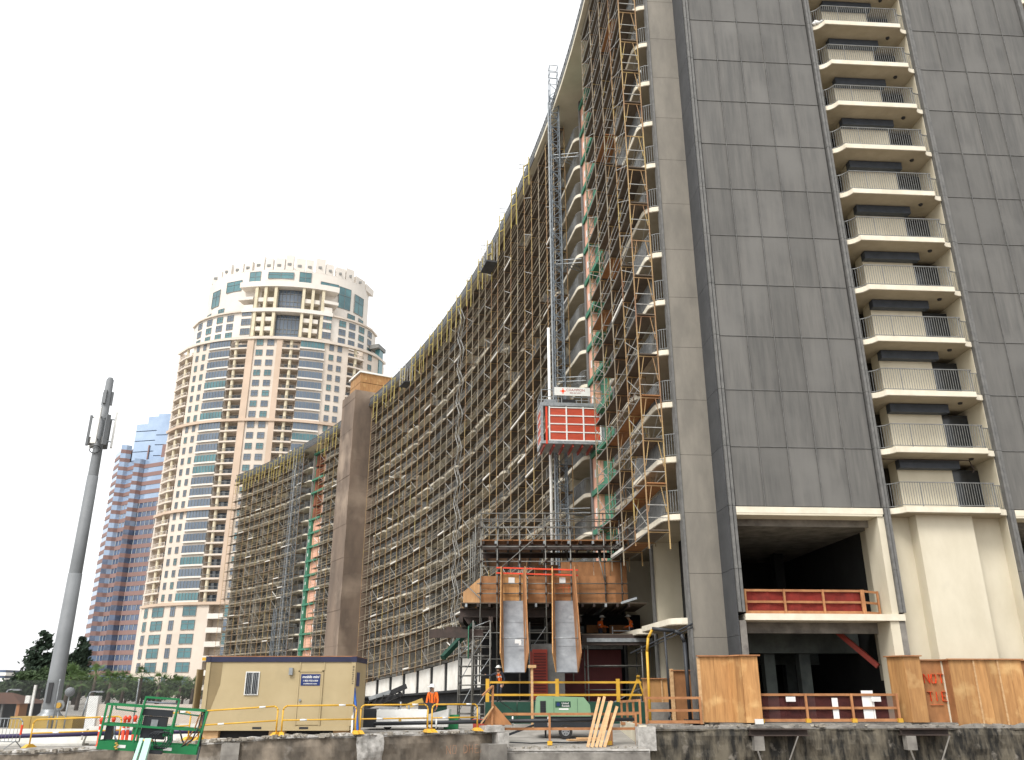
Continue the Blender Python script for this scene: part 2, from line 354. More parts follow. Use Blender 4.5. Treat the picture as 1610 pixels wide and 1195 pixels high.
g = MB(); random.seed(3)
def rock(mb, p, r):
    o = [V((random.uniform(.6, 1.1), random.uniform(.6, 1.1), random.uniform(.4, .8))) for _ in range(8)]; s_ = [(-1, -1, -1), (1, -1, -1), (1, 1, -1), (-1, 1, -1), (-1, -1, 1), (1, -1, 1), (1, 1, 1), (-1, 1, 1)]
    M = Matrix.Rotation(random.uniform(0, 6), 3, 'Z'); mb.hexa([V(p)+M @ V((s_[i][0]*o[i].x*r, s_[i][1]*o[i].y*r, s_[i][2]*o[i].z*r)) for i in range(8)])
for (a, b, n, z) in [(*q, 90, .04) for q in zip(EDGE[1:-1], EDGE[2:])]+[(EDGR[0], EDGR[1], 240, .17)]:
    for i in range(n):
        f = random.random(); rock(g, (a[0]+(b[0]-a[0])*f+random.gauss(0, .12), a[1]+(b[1]-a[1])*f+random.uniform(-.06, .5), z+gz(a[0]+(b[0]-a[0])*f)), random.choice((.02, .03, .04, .06, .09))*random.uniform(.7, 1.2))
for i in range(120): rock(g, (random.uniform(-.3, 5.1), random.uniform(35.7, 39), -.58), random.choice((.015, .02, .03, .05)))
o = g.build('rubble', 'rubble', None, 'stuff'); o['label'] = 'broken concrete rubble strewn along the excavation crest'; o['category'] = 'rubble'
random.seed(7)
# ================================================================== hotel: end wall
PH = R(3.74); EO = V((10.47, 38.64, 0)); EA = V((math.cos(PH), math.sin(PH), 0)); EB = V((math.sin(PH), -math.cos(PH), 0))
def EW(a, b, z): return EO+EA*a+EB*b+V((0, 0, z))
def ebox(mb, a0, a1, b0, b1, z0, z1):
    return mb.hexa([EW(a0, b1, z0), EW(a1, b1, z0), EW(a1, b0, z0), EW(a0, b0, z0), EW(a0, b1, z1), EW(a1, b1, z1), EW(a1, b0, z1), EW(a0, b0, z1)])
FH, Z0, NF = 2.9, 9.65, 15
ROOF = Z0+NF*FH
HT = thing('hotel_building', EO, 'huge curved concrete hotel being stripped, grey panelled end wall at right', 'building')
PW = 7.01/5; BAY2 = 13.545
gp = MB().bb(.018, PW-.018, -.005, .06, .02, FH-.02).mesh('end_wall_panel', 'panel')
for bay in (0, BAY2):
    for r in range(NF):
        for c in range(5):
            inst('end_wall_panel', gp, EW(bay+c*PW, .0, Z0+r*FH), PH, HT)
    g = MB(); ebox(g, bay-.02, bay+7.03, -.5, -.06, Z0-.3, ROOF); g.build('backing_wall', 'joint', HT)
    g = MB()
    for c in range(1, 5): ebox(g, bay+c*PW-.013, bay+c*PW+.013, -.06, .075, Z0, ROOF)
    for r in range(1, NF): ebox(g, bay+.02, bay+6.99, -.06, .035, Z0+r*FH-.012, Z0+r*FH+.012)
    g.build('joint_strip', 'mullion', HT)
    for a in (-.34, 7.08):
        w = .3
        for r in range(-2, NF):
            g = MB(); z0, z1 = Z0+r*FH+.008, Z0+(r+1)*FH-.008
            if r == -2: z0 = 4.85
            ebox(g, bay+a, bay+a+.12, -.3, .16, z0, z1); ebox(g, bay+a+.17, bay+a+w, -.3, .1, z0, z1); g.build('edge_fin', 'mullion', HT)
    g = MB(); ebox(g, bay-.30, bay-.03, -.32, .05, 4.9, ROOF); ebox(g, bay+7.1, bay+7.36, -.32, .05, 4.9, ROOF); g.build('fin_core', 'joint', HT)
    # storeys with open bays under the panels
    g = MB(); ebox(g, bay-.02, bay+7.04, -.9, .09, Z0-.32, Z0-.035); g.build('lintel_slab', 'cream_edge', HT)
    g = MB(); ebox(g, bay-.02, bay+7.0, -.95, .08, Z0-.42, Z0-.325); g.build('soffit', 'cream', HT)
    g = MB(); ebox(g, bay, bay+7.02, -1.0, -.95, Z0-.75, Z0-.33); g.build('ceiling_beam', 'rough_concrete', HT)
    g = MB(); ebox(g, bay-.2, bay+7.4, -14, -.98, Z0-.6, Z0-.45); g.build('ceiling_slab', 'rough_concrete', HT)
    g = MB(); ebox(g, bay-.05, bay+7.3, -3.2, .12, 4.5, 4.78); g.build('floor_slab', 'cream_edge', HT)
    g = MB(); ebox(g, bay-.05, bay+6.3, -14, -3.2, 4.35, 4.7); ebox(g, bay, bay+6.95, -1.5, -1.2, 4.02, 4.5); g.build('floor_beam', 'rough_concrete', HT)
    g = MB(); ebox(g, bay+6.75, bay+7.06, -1.35, .02, 4.79, Z0-.43); g.build('jamb', 'cream', HT)
    g = MB(); ebox(g, bay+6.6, bay+7.02, -1.35, .02, .25, 4.49); g.build('jamb', 'cream', HT)
    g = MB(); ebox(g, bay+7.03, bay+7.3, -.6, .03, .25, 4.49); g.build('raw_edge', 'rough_concrete', HT)
    g = MB(); ebox(g, bay-.32, bay-.02, -1.0, .0, 2.2, 4.49); g.build('raw_edge', 'rough_concrete', HT)
    g = MB(); ebox(g, bay-1.5, bay+9, -13, .35, .1, .25); g.build('ground_slab', 'rough_concrete', HT)
    for (a, b) in ((2.6, -5.5), (4.3, -5.2), (2.2, -10.5), (5.4, -10)):
        g = MB(); ebox(g, bay+a, bay+a+.55, b-.55, b, .25, 4.34); g.build('column', 'green_concrete', HT)
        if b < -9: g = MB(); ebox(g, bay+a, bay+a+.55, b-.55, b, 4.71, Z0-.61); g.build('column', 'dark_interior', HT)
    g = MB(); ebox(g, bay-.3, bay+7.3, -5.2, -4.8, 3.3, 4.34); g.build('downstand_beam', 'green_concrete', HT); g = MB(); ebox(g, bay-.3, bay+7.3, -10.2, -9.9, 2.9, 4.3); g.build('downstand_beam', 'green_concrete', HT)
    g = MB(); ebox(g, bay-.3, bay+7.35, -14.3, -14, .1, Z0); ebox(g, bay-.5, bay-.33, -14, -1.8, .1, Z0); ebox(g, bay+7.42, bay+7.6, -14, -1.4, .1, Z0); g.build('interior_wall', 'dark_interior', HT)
    g = MB(); g.bar(EW(bay+6.55, -1.6, 2.6), EW(bay+5.3, -2.9, 4.3), .22); g.build('brace_beam', 'red_paint', HT)
    # white sheets standing in the gloom
    g = MB(); ebox(g, bay+4.78, bay+5.3, .05, .068, .28, 1.55); g.build('white_board', 'white_paint', HT)
    g = MB(); ebox(g, bay+3.42, bay+3.68, .05, .068, .28, 1.25); g.build('white_board', 'white_paint', HT)
# balcony slot between the two panelled bays and beyond
def arc2(p, q, c, n=6): return [((1-t)**2*p[0]+2*t*(1-t)*c[0]+t*t*q[0], (1-t)**2*p[1]+2*t*(1-t)*c[1]+t*t*q[1]) for t in [i/n for i in range(n+1)]]
SL0, SLW = 7.42, 5.74
edge = arc2((0, -.06), (.55, .5), (.4, .02), 5)+[(5.13, .5)]+arc2((5.17, .4), (SLW, .02), (5.24, .04), 5)     # front edge, b outwards
slab_poly = [(a, -b) for a, b in edge]+[(SLW, 3.2), (0, 3.2)]                                            # local x along, y inwards
slab_me = MB().prism(slab_poly, -.27, 0).mesh('balcony_slab', 'cream_edge')
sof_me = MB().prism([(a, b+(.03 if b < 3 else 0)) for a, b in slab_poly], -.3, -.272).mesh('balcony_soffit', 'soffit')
def rail_mesh(pts, h=1.18, gap=.125, bw=.018):
    mb = MB(); P = [V((a, b, 0)) for a, b in pts]
    for a, b in zip(P[:-1], P[1:]):
        mb.bar(a+V((0, 0, h)), b+V((0, 0, h)), .05, .035); mb.bar(a+V((0, 0, .09)), b+V((0, 0, .09)), .03, .03)
    acc = 0; k = 0
    for a, b in zip(P[:-1], P[1:]):
        L = (b-a).length; d = (b-a)/L
        while acc < L:
            p = a+d*acc; w = bw*2 if k % 14 == 0 else bw; mb.bar(p+V((0, 0, .0 if k % 14 == 0 else .09)), p+V((0, 0, h)), w); acc += gap; k += 1
        acc -= L
    return mb
in_edge = [(a, -b+.1) for a, b in edge]
rail_me = rail_mesh(in_edge).mesh('balcony_railing', 'steel_rail')
box_me = MB().bb(1.2, 4.25, .58, .99, -.76, -.33).mesh('awning_box', 'navy_box')
fix_me = MB().lathe((4.75, .35, -.34), [(0, -.05), (.1, -.04), (.12, .04)], 8).mesh('ceiling_lamp', 'joint')
for sl in (SL0, SL0+BAY2):
    for r in range(NF+1):
        z = Z0+r*FH
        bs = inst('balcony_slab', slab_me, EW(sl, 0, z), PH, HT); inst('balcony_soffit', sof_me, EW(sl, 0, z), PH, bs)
        if r < NF: inst('balcony_railing', rail_me, EW(sl, 0, z), PH, bs)
        if r > 0: inst('awning_box', box_me, EW(sl, 0, z), PH, HT); inst('ceiling_lamp', fix_me, EW(sl, 0, z), PH, HT)
        if r < NF:
            g = MB(); ebox(g, sl+1.25, sl+4.05, -1.8, -1.0, z+.005, z+FH-.305); g.build('wall_pier', 'cream', HT)
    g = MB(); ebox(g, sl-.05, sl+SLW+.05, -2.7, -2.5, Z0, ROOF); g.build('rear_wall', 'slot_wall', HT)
    for r in range(NF):
        for a, b, bd in ((4.06, 5.73, -1.5), (.08, 1.2, -2.42)): g = MB(); ebox(g, sl+a, sl+b, bd-.07, bd, Z0+r*FH+.05, Z0+r*FH+2.3); g.build('balcony_door', 'door_glass', HT)
    g = MB(); ebox(g, sl-.03, sl+.0, -3.2, -.2, 2.0, ROOF); ebox(g, sl+SLW, sl+SLW+.03, -3.2, -.1, 2.0, ROOF); g.build('side_wall', 'cream', HT)
    # tall blank storeys below
    g = MB(); ebox(g, sl+1.25, sl+4.0, -1.5, -.05, .25, Z0-.3); g.build('lower_pier', 'cream', HT)
    g = MB(); ebox(g, sl-.03, sl+1.25, -1.6, -.75, .25, Z0-.3); ebox(g, sl+4.0, sl+SLW+.03, -1.6, -.7, .25, Z0-.3); g.build('lower_wall', 'cream', HT)
g = MB(); z = Z0+FH-.42; g.path([EW(SL0+.1, -.3, z), EW(SL0+1.3, -.3, z), EW(SL0+4.6, -.3, z), EW(SL0+4.75, -.3, z-.5), EW(SL0+4.6, -.2, z-.62)], .025, 6); g.build('fire_pipe', 'beam_steel', HT)
t = thing('cloth_bundle', EW(SL0+.3, -.2, Z0+10*FH), 'pale crumpled bundle on the left corner of the topmost balcony', 'bundle')
g = MB(); random.seed(5)
for i in range(7): c = EW(SL0+.15+.09*i, .0+.05*(i % 3), Z0+10*FH+.13+.1*(i % 2)); g.lathe(c, [(0, -.12), (.11, -.08), (.16, 0), (.1, .09), (0, .12)], 8, 1.2, .9)
g.build('cloth', 'paper', t); random.seed(7)
# corner pillar left of the panels
PB = -1.7
pl_me = MB().bb(-2.0, -.42, -.05, .05, .008, FH-.008).mesh('pillar_panel', 'panel_warm')
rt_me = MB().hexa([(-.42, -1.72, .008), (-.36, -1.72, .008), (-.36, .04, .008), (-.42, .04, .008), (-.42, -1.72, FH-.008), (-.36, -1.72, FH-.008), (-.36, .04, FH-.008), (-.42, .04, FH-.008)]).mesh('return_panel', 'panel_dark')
for r in range(-3, NF):
    z = Z0+r*FH
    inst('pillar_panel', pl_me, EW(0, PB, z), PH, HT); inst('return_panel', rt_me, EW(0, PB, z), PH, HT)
g = MB(); ebox(g, -2.0, -.42, -2.6, PB-.06, .3, ROOF); g.build('pillar_core', 'joint', HT)
g = MB(); ebox(g, -2.12, -2.02, -2.2, -1.6, .3, ROOF); g.build('pillar_trim', 'mullion', HT)
# ================================================================== hotel: curved front
CX, CY, CR = -276.0, 9.0, 286.95
A0 = math.asin((40.4-CY)/CR)
def C(s, d=0.0, z=0.0):
    d = d+(.75*(1-s/25)**2 if s < 25 else 0)
    a = A0+s/CR; return V((CX+(CR-d)*math.cos(a), CY+(CR-d)*math.sin(a), z))
def Cang(s): return A0+s/CR                            # heading of the outward normal; tangent is +90 deg
def loc_m(s, d, z): return C(s, d, z), Cang(s)+R(90)
# bay unit in local x along the front, local y outwards (towards the concave side)
BP = 7.0
BAYS = [0, 7]+[21+7*i for i in range(13)]+[119.5+7*i for i in range(3)]+[147.5+6.5*i for i in range(6)]
be = arc2((.2, -.15), (.95, .6), (.35, .55), 4)+arc2((5.9, .6), (6.75, -.1), (6.4, .0), 4)
bs_poly = [(x, y) for x, y in be][::-1]+[(.2, -1.9), (6.75, -1.9)]
bslab = MB().prism(bs_poly, -.27, 0).mesh('front_balcony_slab', 'cream_edge')
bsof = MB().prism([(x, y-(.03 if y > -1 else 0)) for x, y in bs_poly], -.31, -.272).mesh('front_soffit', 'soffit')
brail = rail_mesh([(x, y-.1) for x, y in be], gap=.13, bw=.03).mesh('front_railing', 'steel_rail')
k = 0; rest = MB(); rest_r = MB()
for bi, s in enumerate(BAYS):
    far = bi >= 20
    for r in range(NF-1):
        z = Z0+r*FH; l, rz = loc_m(s, .4 if bi == 0 else 0, z)
        if not far:
            bs = inst('front_balcony_slab', bslab, l, rz, HT)
            inst('front_railing', brail, l, rz, bs)
        else:
            M = Matrix.Translation(l) @ Matrix.Rotation(rz, 4, 'Z'); i0 = len(rest.v)
            n = len(bs_poly); rest.v += [tuple(M @ V((p[0], p[1], zz))) for zz in (-.27, 0) for p in bs_poly]
            rest.f.append(tuple(range(i0, i0+n))[::-1]); rest.f.append(tuple(range(i0+n, i0+2*n)))
            for q in range(n): rest.f.append((i0+q, i0+(q+1) % n, i0+n+(q+1) % n, i0+n+q))
            rest.m += [0]*(n+2); rest.sm += [False]*(n+2)
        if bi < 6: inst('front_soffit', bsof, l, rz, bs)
rest.build('far_balcony_slabs', 'cream_edge', HT, 'stuff')
# divider walls, rear wall, doors
fins = sorted(set([7, 14, 21]+[21+7*i for i in range(14)]+[119.5+7*i for i in range(4)]+[147.5+6.5*i for i in range(7)]))
for s in fins:
    g = MB(); a = Cang(s); tn = V((-math.sin(a), math.cos(a), 0))
    for (d0, d1) in ((-1.95, .12),):
        P = [C(s, d0)-tn*.14, C(s, d0)+tn*.14, C(s, d1)+tn*.14, C(s, d1)-tn*.14]
        zb = .2 if s < 60 else 4
        g.hexa([V((p.x, p.y, zb)) for p in P]+[V((p.x, p.y, ROOF-2.3)) for p in P])
    g.build('divider_wall', 'cream' if s < 30 else 'grey_wall', HT)
    if s < 30:
        g = MB(); P = [C(s, .125)-tn*.2, C(s, .125)+tn*.2, C(s, .22)+tn*.2, C(s, .22)-tn*.2]
        g.hexa([V((p.x, p.y, .2)) for p in P]+[V((p.x, p.y, ROOF-2.3)) for p in P]); g.build('divider_cap', 'mullion', HT)
def strip(mb, s0, s1, d, z0, z1, n=None):
    n = n or max(1, int((s1-s0)/3.5))
    for i in range(n):
        a, b = s0+(s1-s0)*i/n, s0+(s1-s0)*(i+1)/n
        mb.quad(C(a, d, z0), C(b, d, z0), C(b, d, z1), C(a, d, z1))
    return mb
def cbox(mb, s0, s1, d0, d1, z0, z1, n=1):
    for i in range(n):
        a, b = s0+(s1-s0)*i/n, s0+(s1-s0)*(i+1)/n
        mb.hexa([C(a, d1, z0), C(a, d0, z0), C(b, d0, z0), C(b, d1, z0), C(a, d1, z1), C(a, d0, z1), C(b, d0, z1), C(b, d1, z1)])
    return mb
for (s0, s1) in ((0, 14), (21, 112.5), (119.5, 140.5), (147.5, 186.5)):
    g = MB(); strip(g, s0, s1, -1.9, 0, ROOF-2.25); g.build('rear_wall', 'grey_wall', HT)
dm = [MB().bb(x0, x1, .03, .1, .02, 2.3).mesh('front_door', 'front_glass') for x0, x1 in ((.5, 3.65), (1.1, 3.65), (4.35, 6.4))]
fd = MB()
for bi, s in enumerate(BAYS):
    for r in range(NF-1):
        for me_ in (random.choice(dm[:2]), dm[2]):
            l, rz = loc_m(s, -1.92, Z0+r*FH)
            if bi < 9: inst('front_door', me_, l, rz, HT)
            else:
                M = Matrix.Translation(l) @ Matrix.Rotation(rz, 4, 'Z'); fd.hexa([M @ v.co for v in me_.vertices])
fd.build('far_doors', 'front_glass', HT, 'stuff')
RC = ROOF-1.9
# roof: deep overhang with dark barred fascia
g = MB(); cbox(g, -.5, 186.5, -20, 2.2, RC-.35, RC, 48); g.build('roof_slab', 'cream', HT)
g = MB(); cbox(g, -.5, 186.5, 1.9, 2.2, RC+.005, RC+.25, 48); cbox(g, 30, 186.5, 2.2, 2.26, RC-.36, RC+.2, 40); cbox(g, -.5, 186.5, 2.0, 2.12, RC+1.15, RC+1.3, 48); cbox(g, -.5, 186.5, 1.7, 1.8, RC+.0, RC+1.2, 48); g.build('fascia', 'dark_roof', HT)
g = MB(); n = 330
for i in range(n): s = -.4+186.8*i/n; cbox(g, s, s+.14, 2.02, 2.16, RC+.25, RC+1.15)
g.build('fascia_bars', 'steel_rail', HT, 'stuff')
g = MB(); strip(g, 0, 186.5, -20, 0, RC); g.quad(C(186.5, -20, 0), C(186.5, -1.9, 0), C(186.5, -1.9, ROOF), C(186.5, -20, ROOF)); g.build('far_side_wall', 'grey_wall', HT)
# stripped slots with salmon sheathing and green trim
for (s0, dz) in ((14, 0), (140.5, 1)):
    g = MB(); strip(g, s0, s0+7, -1.7, 6, ROOF-2.25, 2); g.build('slot_rear_wall', 'salmon', HT)
    for (a, b, d0, d1) in ((s0+.15, s0+1.6, -1.69, -.1), (s0+5.4, s0+6.85, -1.69, .1)):
        for r in range(NF):
            z = Z0+(r-1)*FH
            if dz and r > 9:
                g = MB(); cbox(g, a, b, d0, d1-.5, z+.02, z+FH-.6); g.build('slot_pier', 'brick_red', HT); continue
            g = MB(); cbox(g, a, b, d0, d1, z+.02, z+FH-.02); g.build('sheathing_panel', 'green_trim' if dz and a > s0+3 else 'salmon', HT)
    for r in range(NF):
        z = Z0+(r-1)*FH
        if not dz or r <= 9:
            g = MB(); cbox(g, s0+1.65, s0+5.35, -1.6, -.3, z+.02, z+FH-.45); g.build('sheathing_panel', 'salmon' if dz else 'green_trim', HT)
        if not dz or r <= 9 or r % 3 != 1:
            g = MB(); cbox(g, s0+.1, s0+6.9, -.28, .25, z+FH-.42, z+FH-.03); g.build('green_band', 'green_trim', HT)
        for q in ((s0+.16, s0+.34, -.09, .02), (s0+5.42, s0+5.6, .11, .2)): cbox(MB(), *q, z+.1, z+FH-.5).build('corner_trim', 'green_trim', HT)
        if not dz or r <= 9:
            for q in ((s0+.7, s0+1.0, -.095, -.07), (s0+6.0, s0+6.3, .105, .13)): cbox(MB(), *q, z+.9, z+1.5).build('paper_patch', 'paper', HT)
# brown pillar tower
TW = thing('brown_stair_tower', C(116, 2.5), 'tall brown rendered pillar standing out between the two scaffolded wings', 'tower')
g = MB(); poly = [C(112.6, 5), C(112.6, -3), C(120, -3), C(120, 5)]
zs = [0]+[Z0+i*FH-1 for i in range(0, NF+1)]+[ROOF+.6]
for i in range(len(zs)-1):
    g = MB(); e = .03*math.sin(i*2.4); P = [C(112.6, 5+e), C(112.6, -3), C(120, -3), C(120, 5+e)]
    g.hexa([V((p.x, p.y, zs[i]+.01)) for p in P]+[V((p.x, p.y, zs[i+1])) for p in P]); g.build('render_lift', 'brown_pillar', TW)
g = MB(); P = [C(113.2, 4), C(113.2, -2), C(119, -2), C(119, 4)]
for z0, z1 in ((ROOF+.61, ROOF+2.4), (ROOF+2.5, ROOF+4.3)): g.hexa([V((p.x, p.y, z0)) for p in P]+[V((p.x, p.y, z1)) for p in P])
g.build('plywood_box', 'plywood', TW)
P = [C(112.9, 4.3), C(112.9, -2.3), C(119.3, -2.3), C(119.3, 4.3)]
g = MB(); g.hexa([V((p.x, p.y, ROOF+4.31)) for p in P]+[V((p.x, p.y, ROOF+4.6)) for p in P]); g.build('box_cover', 'white_paint', TW)
# base: white panels, dark void below
def ztop(s): return 4.7-.05*(s-75)
def zbot(s): return 1.55-.022*(s-75)
i = 0; s = 40.0
while s < 112:
    e = s+5.0
    g = MB(); g.hexa([C(s, 1.0, zbot(s)), C(s, .9, zbot(s)), C(e, .9, zbot(e)), C(e, 1.0, zbot(e)), C(s, 1.0, ztop(s)-.1), C(s, .9, ztop(s)-.1), C(e, .9, ztop(e)-.1), C(e, 1.0, ztop(e)-.1)]); g.build('white_base_panel', 'white_panel', HT)
    s += 6.4
g = MB(); n = 20
for i in range(n):
    s, e = 40+74*i/n, 40+74*(i+1)/n
    g.hexa([C(s, .88, 0), C(s, .6, 0), C(e, .6, 0), C(e, .88, 0), C(s, .88, ztop(s)), C(s, .6, ztop(s)), C(e, .6, ztop(e)), C(e, .88, ztop(e))])
    g.hexa([C(s, 1.6, zbot(s)-.3), C(s, .88, zbot(s)-.3), C(e, .88, zbot(e)-.3), C(e, 1.6, zbot(e)-.3), C(s, 1.6, zbot(s)-.05), C(s, .88, zbot(s)-.05), C(e, .88, zbot(e)-.05), C(e, 1.6, zbot(e)-.05)])
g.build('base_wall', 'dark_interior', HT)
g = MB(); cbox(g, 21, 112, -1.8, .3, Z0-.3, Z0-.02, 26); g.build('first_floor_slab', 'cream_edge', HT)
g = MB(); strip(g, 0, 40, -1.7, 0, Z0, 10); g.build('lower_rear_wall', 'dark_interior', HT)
# second-floor slab ends near the corner
for s in (0, 7):
    l, rz = loc_m(s, .35, 4.75); inst('front_balcony_slab', bslab, l, rz, HT); inst('front_soffit', bsof, l, rz, HT)
    a = Cang(s)
# ================================================================== scaffolds on the curved front
DI, DO = .8, 1.85
def scaffold(label, s0, s1, zb, ztop_, sp, lift, near=False, stairs=()):
    t = thing('facade_scaffold', C((s0+s1)/2, 1.3, 0), label, 'scaffold', 'scaffolds on the curved front')
    n = max(1, round((s1-s0)/sp)); ss = [s0+(s1-s0)*i/n for i in range(n+1)]
    led = MB(); br = MB(); fr = MB(); lit = MB()
    nl = int((ztop_-zb(s0))/lift)
    for i, s in enumerate(ss):
        z0 = zb(s)-random.uniform(.2, .9)
        zt = ztop_+(random.choice((0, .0, .6)) if not near else 1)
        for d in (DI, DO):
            g = MB(); p, q = C(s, d, z0), C(s, d, zt); w = .058 if near else .07
            g.bar(p, q, w); g.build('post', random.choice(('scaff_yellow', 'scaff_yellow', 'scaff_rust', 'scaff_rust' if not near else 'scaff_yellow')), t)
    runs = MB()
    for k in range(nl+1):
        zk = lambda s, k=k: zb(s)+(ztop_-.3-zb(s))*k/nl
        for i, s in enumerate(ss):
            z = zk(s)
            # frame head, knee braces, rungs
            fr.bar(C(s, DI, z-.09), C(s, DO, z-.09), .045)
            if near and k > 0:
                h = (ztop_-zb(s))/nl
                fr.bar(C(s, DI+.28, z-.12), C(s, DI+.06, z-h*.6), .035); fr.bar(C(s, DO-.28, z-.12), C(s, DO-.06, z-h*.6), .035)
                led.bar(C(s, DI, z-h*.45), C(s, DO, z-h*.45), .04); led.bar(C(s, DI, z-h*.72), C(s, DO, z-h*.72), .04)
            if i < n:
                e = ss[i+1]; ze = zk(e); w = .035 if near else .045
                for d, hh in ((DO, .55), (DO, 1.05), (DI, .55 if near else 1.0)):
                    if random.random() < (.93 if near else .85): led.bar(C(s, d, z+hh), C(e, d, ze+hh), w)
                led.bar(C(s, DO, z-.04), C(e, DO, ze-.04), w*1.2); 
                if near: led.bar(C(s, DI, z-.04), C(e, DI, ze-.04), w)
                if k < nl:
                    h = zk(s)
                    if (i+k) % 2 == 0 or near: br.bar(C(s, DI if (i % 3) else DO, z+.2), C(e, DI if (i % 3) else DO, ze+lift-.2), .03 if near else .05)
                    if near or (i*7+k*3) % 3 == 0: br.bar(C(e, DI, ze+.2), C(s, DI, z+lift-.2), .03 if near else .045)
                if random.random() < .96:
                    g = MB() if near else runs; j = random.uniform(-.03, .03); o2 = random.choice((0, 0, .0, .2)) if near else 0
                    g.hexa([C(s-.1, DO-.06, z+j), C(s-.1, DI+.05, z+j), C(e+.1, DI+.05, ze+j), C(e+.1, DO-.06, ze+j), C(s-.1, DO-.06, z+j+.06), C(s-.1, DI+.05, z+j+.06), C(e+.1, DI+.05, ze+j+.06), C(e+.1, DO-.06, ze+j+.06)])
                    if near: g.build('plank_deck', random.choice(('deck_wood', 'deck_wood', 'deck_wood', 'deck_wood', 'plywood_old')), t)
                if random.random() < (.09 if not near else .1):
                    d = random.choice((DO+.04, DI-.1)); lit.bar(C(s, d, z+.1), C(e, d, ze+.1), .03, .16)
                elif not near and random.random() < .008: lit.bar(C(s+.3, DO, z+random.uniform(.1, .9)), C(e-.3, DO+.1, ze+random.uniform(.8, 2.0)), .07, .09)
    if not near: runs.build('plank_runs', 'deck_wood', t, 'stuff')
    led.build('ledgers', 'scaff_galv' if near else 'scaff_rust', t, 'stuff'); br.build('braces', 'scaff_galv', t, 'stuff'); fr.build('transoms', 'scaff_yellow', t, 'stuff'); lit.build('toe_boards', 'white_panel', t, 'stuff')
    # stair flights
    for s in stairs:
        for k in range(nl):
            z = zb(s)+(ztop_-.3-zb(s))*k/nl; h = (ztop_-.3-zb(s))/nl; g = MB(); dx = 1.8 if k % 2 else -1.8
            for d in (DO+.05, DO+.5): g.bar(C(s-dx/2, d, z), C(s+dx/2, d, z+h), .05, .14)
            g.bar(C(s-dx/2, DO+.5, z+1), C(s+dx/2, DO+.5, z+h+1), .04)
            g.build('stair_flight', 'scaff_galv', t)
    return t
scaffold('tall yellow tube scaffold beside the grey corner pillar, right of the red hoist', .4, 12.9, lambda s: Z0-.8, RC-.6, 3.1, 2.2, True)
def zb_mid(s): return ztop(s)+.35
scaffold('vast scaffold covering the middle of the curved front, between hoist mast and brown pillar', 24.2, 111.8, zb_mid, RC-.7, 2.95, 2.12, False, (64,))
scaffold('scaffold on the far wing just left of the brown pillar', 121, 139.5, lambda s: 3.0, RC-.7, 2.7, 2.12, False)
scaffold('scaffold on the farthest wing beside the cream tower, left of the green and salmon strip', 149, 187.5, lambda s: 3.0, RC-.7, 2.7, 2.12, False)
# yellow hangers over the parapet
def hangers(name, label, s0, s1, step, h0=4.2):
    t = thing(name, C((s0+s1)/2, 2.3, RC), label, 'scaffold', 'yellow parapet brackets')
    s = s0
    while s < s1:
        hh = h0+random.uniform(-1.2, 1.0)
        for ds in (0, .75):
            g = MB(); g.bar(C(s+ds, 2.32+ds*.5, RC-hh*random.uniform(.7, 1)), C(s+ds, 2.32+ds*.5, RC+random.uniform(.5, 1.2)), .095); g.build('hanger_post', 'scaff_bright', t)
        g = MB(); g.bar(C(s, 2.32, RC+.4), C(s+.75, 2.7, RC+.4), .08); g.build('hanger_bar', 'scaff_bright', t); MB().bar(C(s, 2.32, RC-1), C(s+.75, 2.7, RC-1), .08).build('hanger_bar', 'scaff_bright', t)
        s += step*random.uniform(.85, 1.15)
hangers('parapet_bracket_row', 'yellow brackets hung over the parapet above the middle scaffold', 32, 111, 5.2)
hangers('parapet_bracket_row', 'yellow brackets hung over the parapet above the far wing left of the pillar', 122, 139, 4)
hangers('parapet_bracket_row', 'yellow brackets along the parapet of the farthest wing', 149, 186, 3.4)
for s, lab in ((47.5, 'dark hanging work platform under the parapet at upper middle'), (90, 'dark hanging work platform under the parapet nearer the brown pillar'), (1.2, 'dark hanging platform at the top of the near scaffold')):
    t = thing('hanging_platform', C(s, 2.8, RC-3.5), lab, 'platform')
    g = MB(); cbox(g, s-1.5, s+1.5, 2.3, 3.6, RC-3.6, RC-3.4); g.build('platform_tray', 'dark_roof', t)
    g = MB()
    for ds in (-1.4, 0, 1.4):
        for d in (2.35, 3.55): g.bar(C(s+ds, d, RC-3.4), C(s+ds, d, RC-.2), .07)
    for zz in (-2.9, -2.3): g.bar(C(s-1.4, 3.55, RC+zz), C(s+1.4, 3.55, RC+zz), .05)
    g.build('platform_frame', 'scaff_galv', t)
# aerials above the parapet
for i, s in enumerate(range(36, 108, 9)):
    p = C(s, 1.6, RC+1.2); t = MB(); t.bar(p, p+V((0, 0, 2.2)), .04)
    for h in (1.4, 1.9): t.bar(p+V((-.8, 0, h)), p+V((.8, .3, h)), .045)
    for dx in (-.6, -.2, .2, .6): t.bar(p+V((dx, -.15, 1.9)), p+V((dx, .2, 1.9)), .02)
    tag(t.build('roof_aerial', 'galv'), '%s thin wire aerial on the curved parapet, counted from the hoist mast' % ('first', 'second', 'third', 'fourth', 'fifth', 'sixth', 'seventh', 'eighth')[i], 'aerial', 'roof aerials')

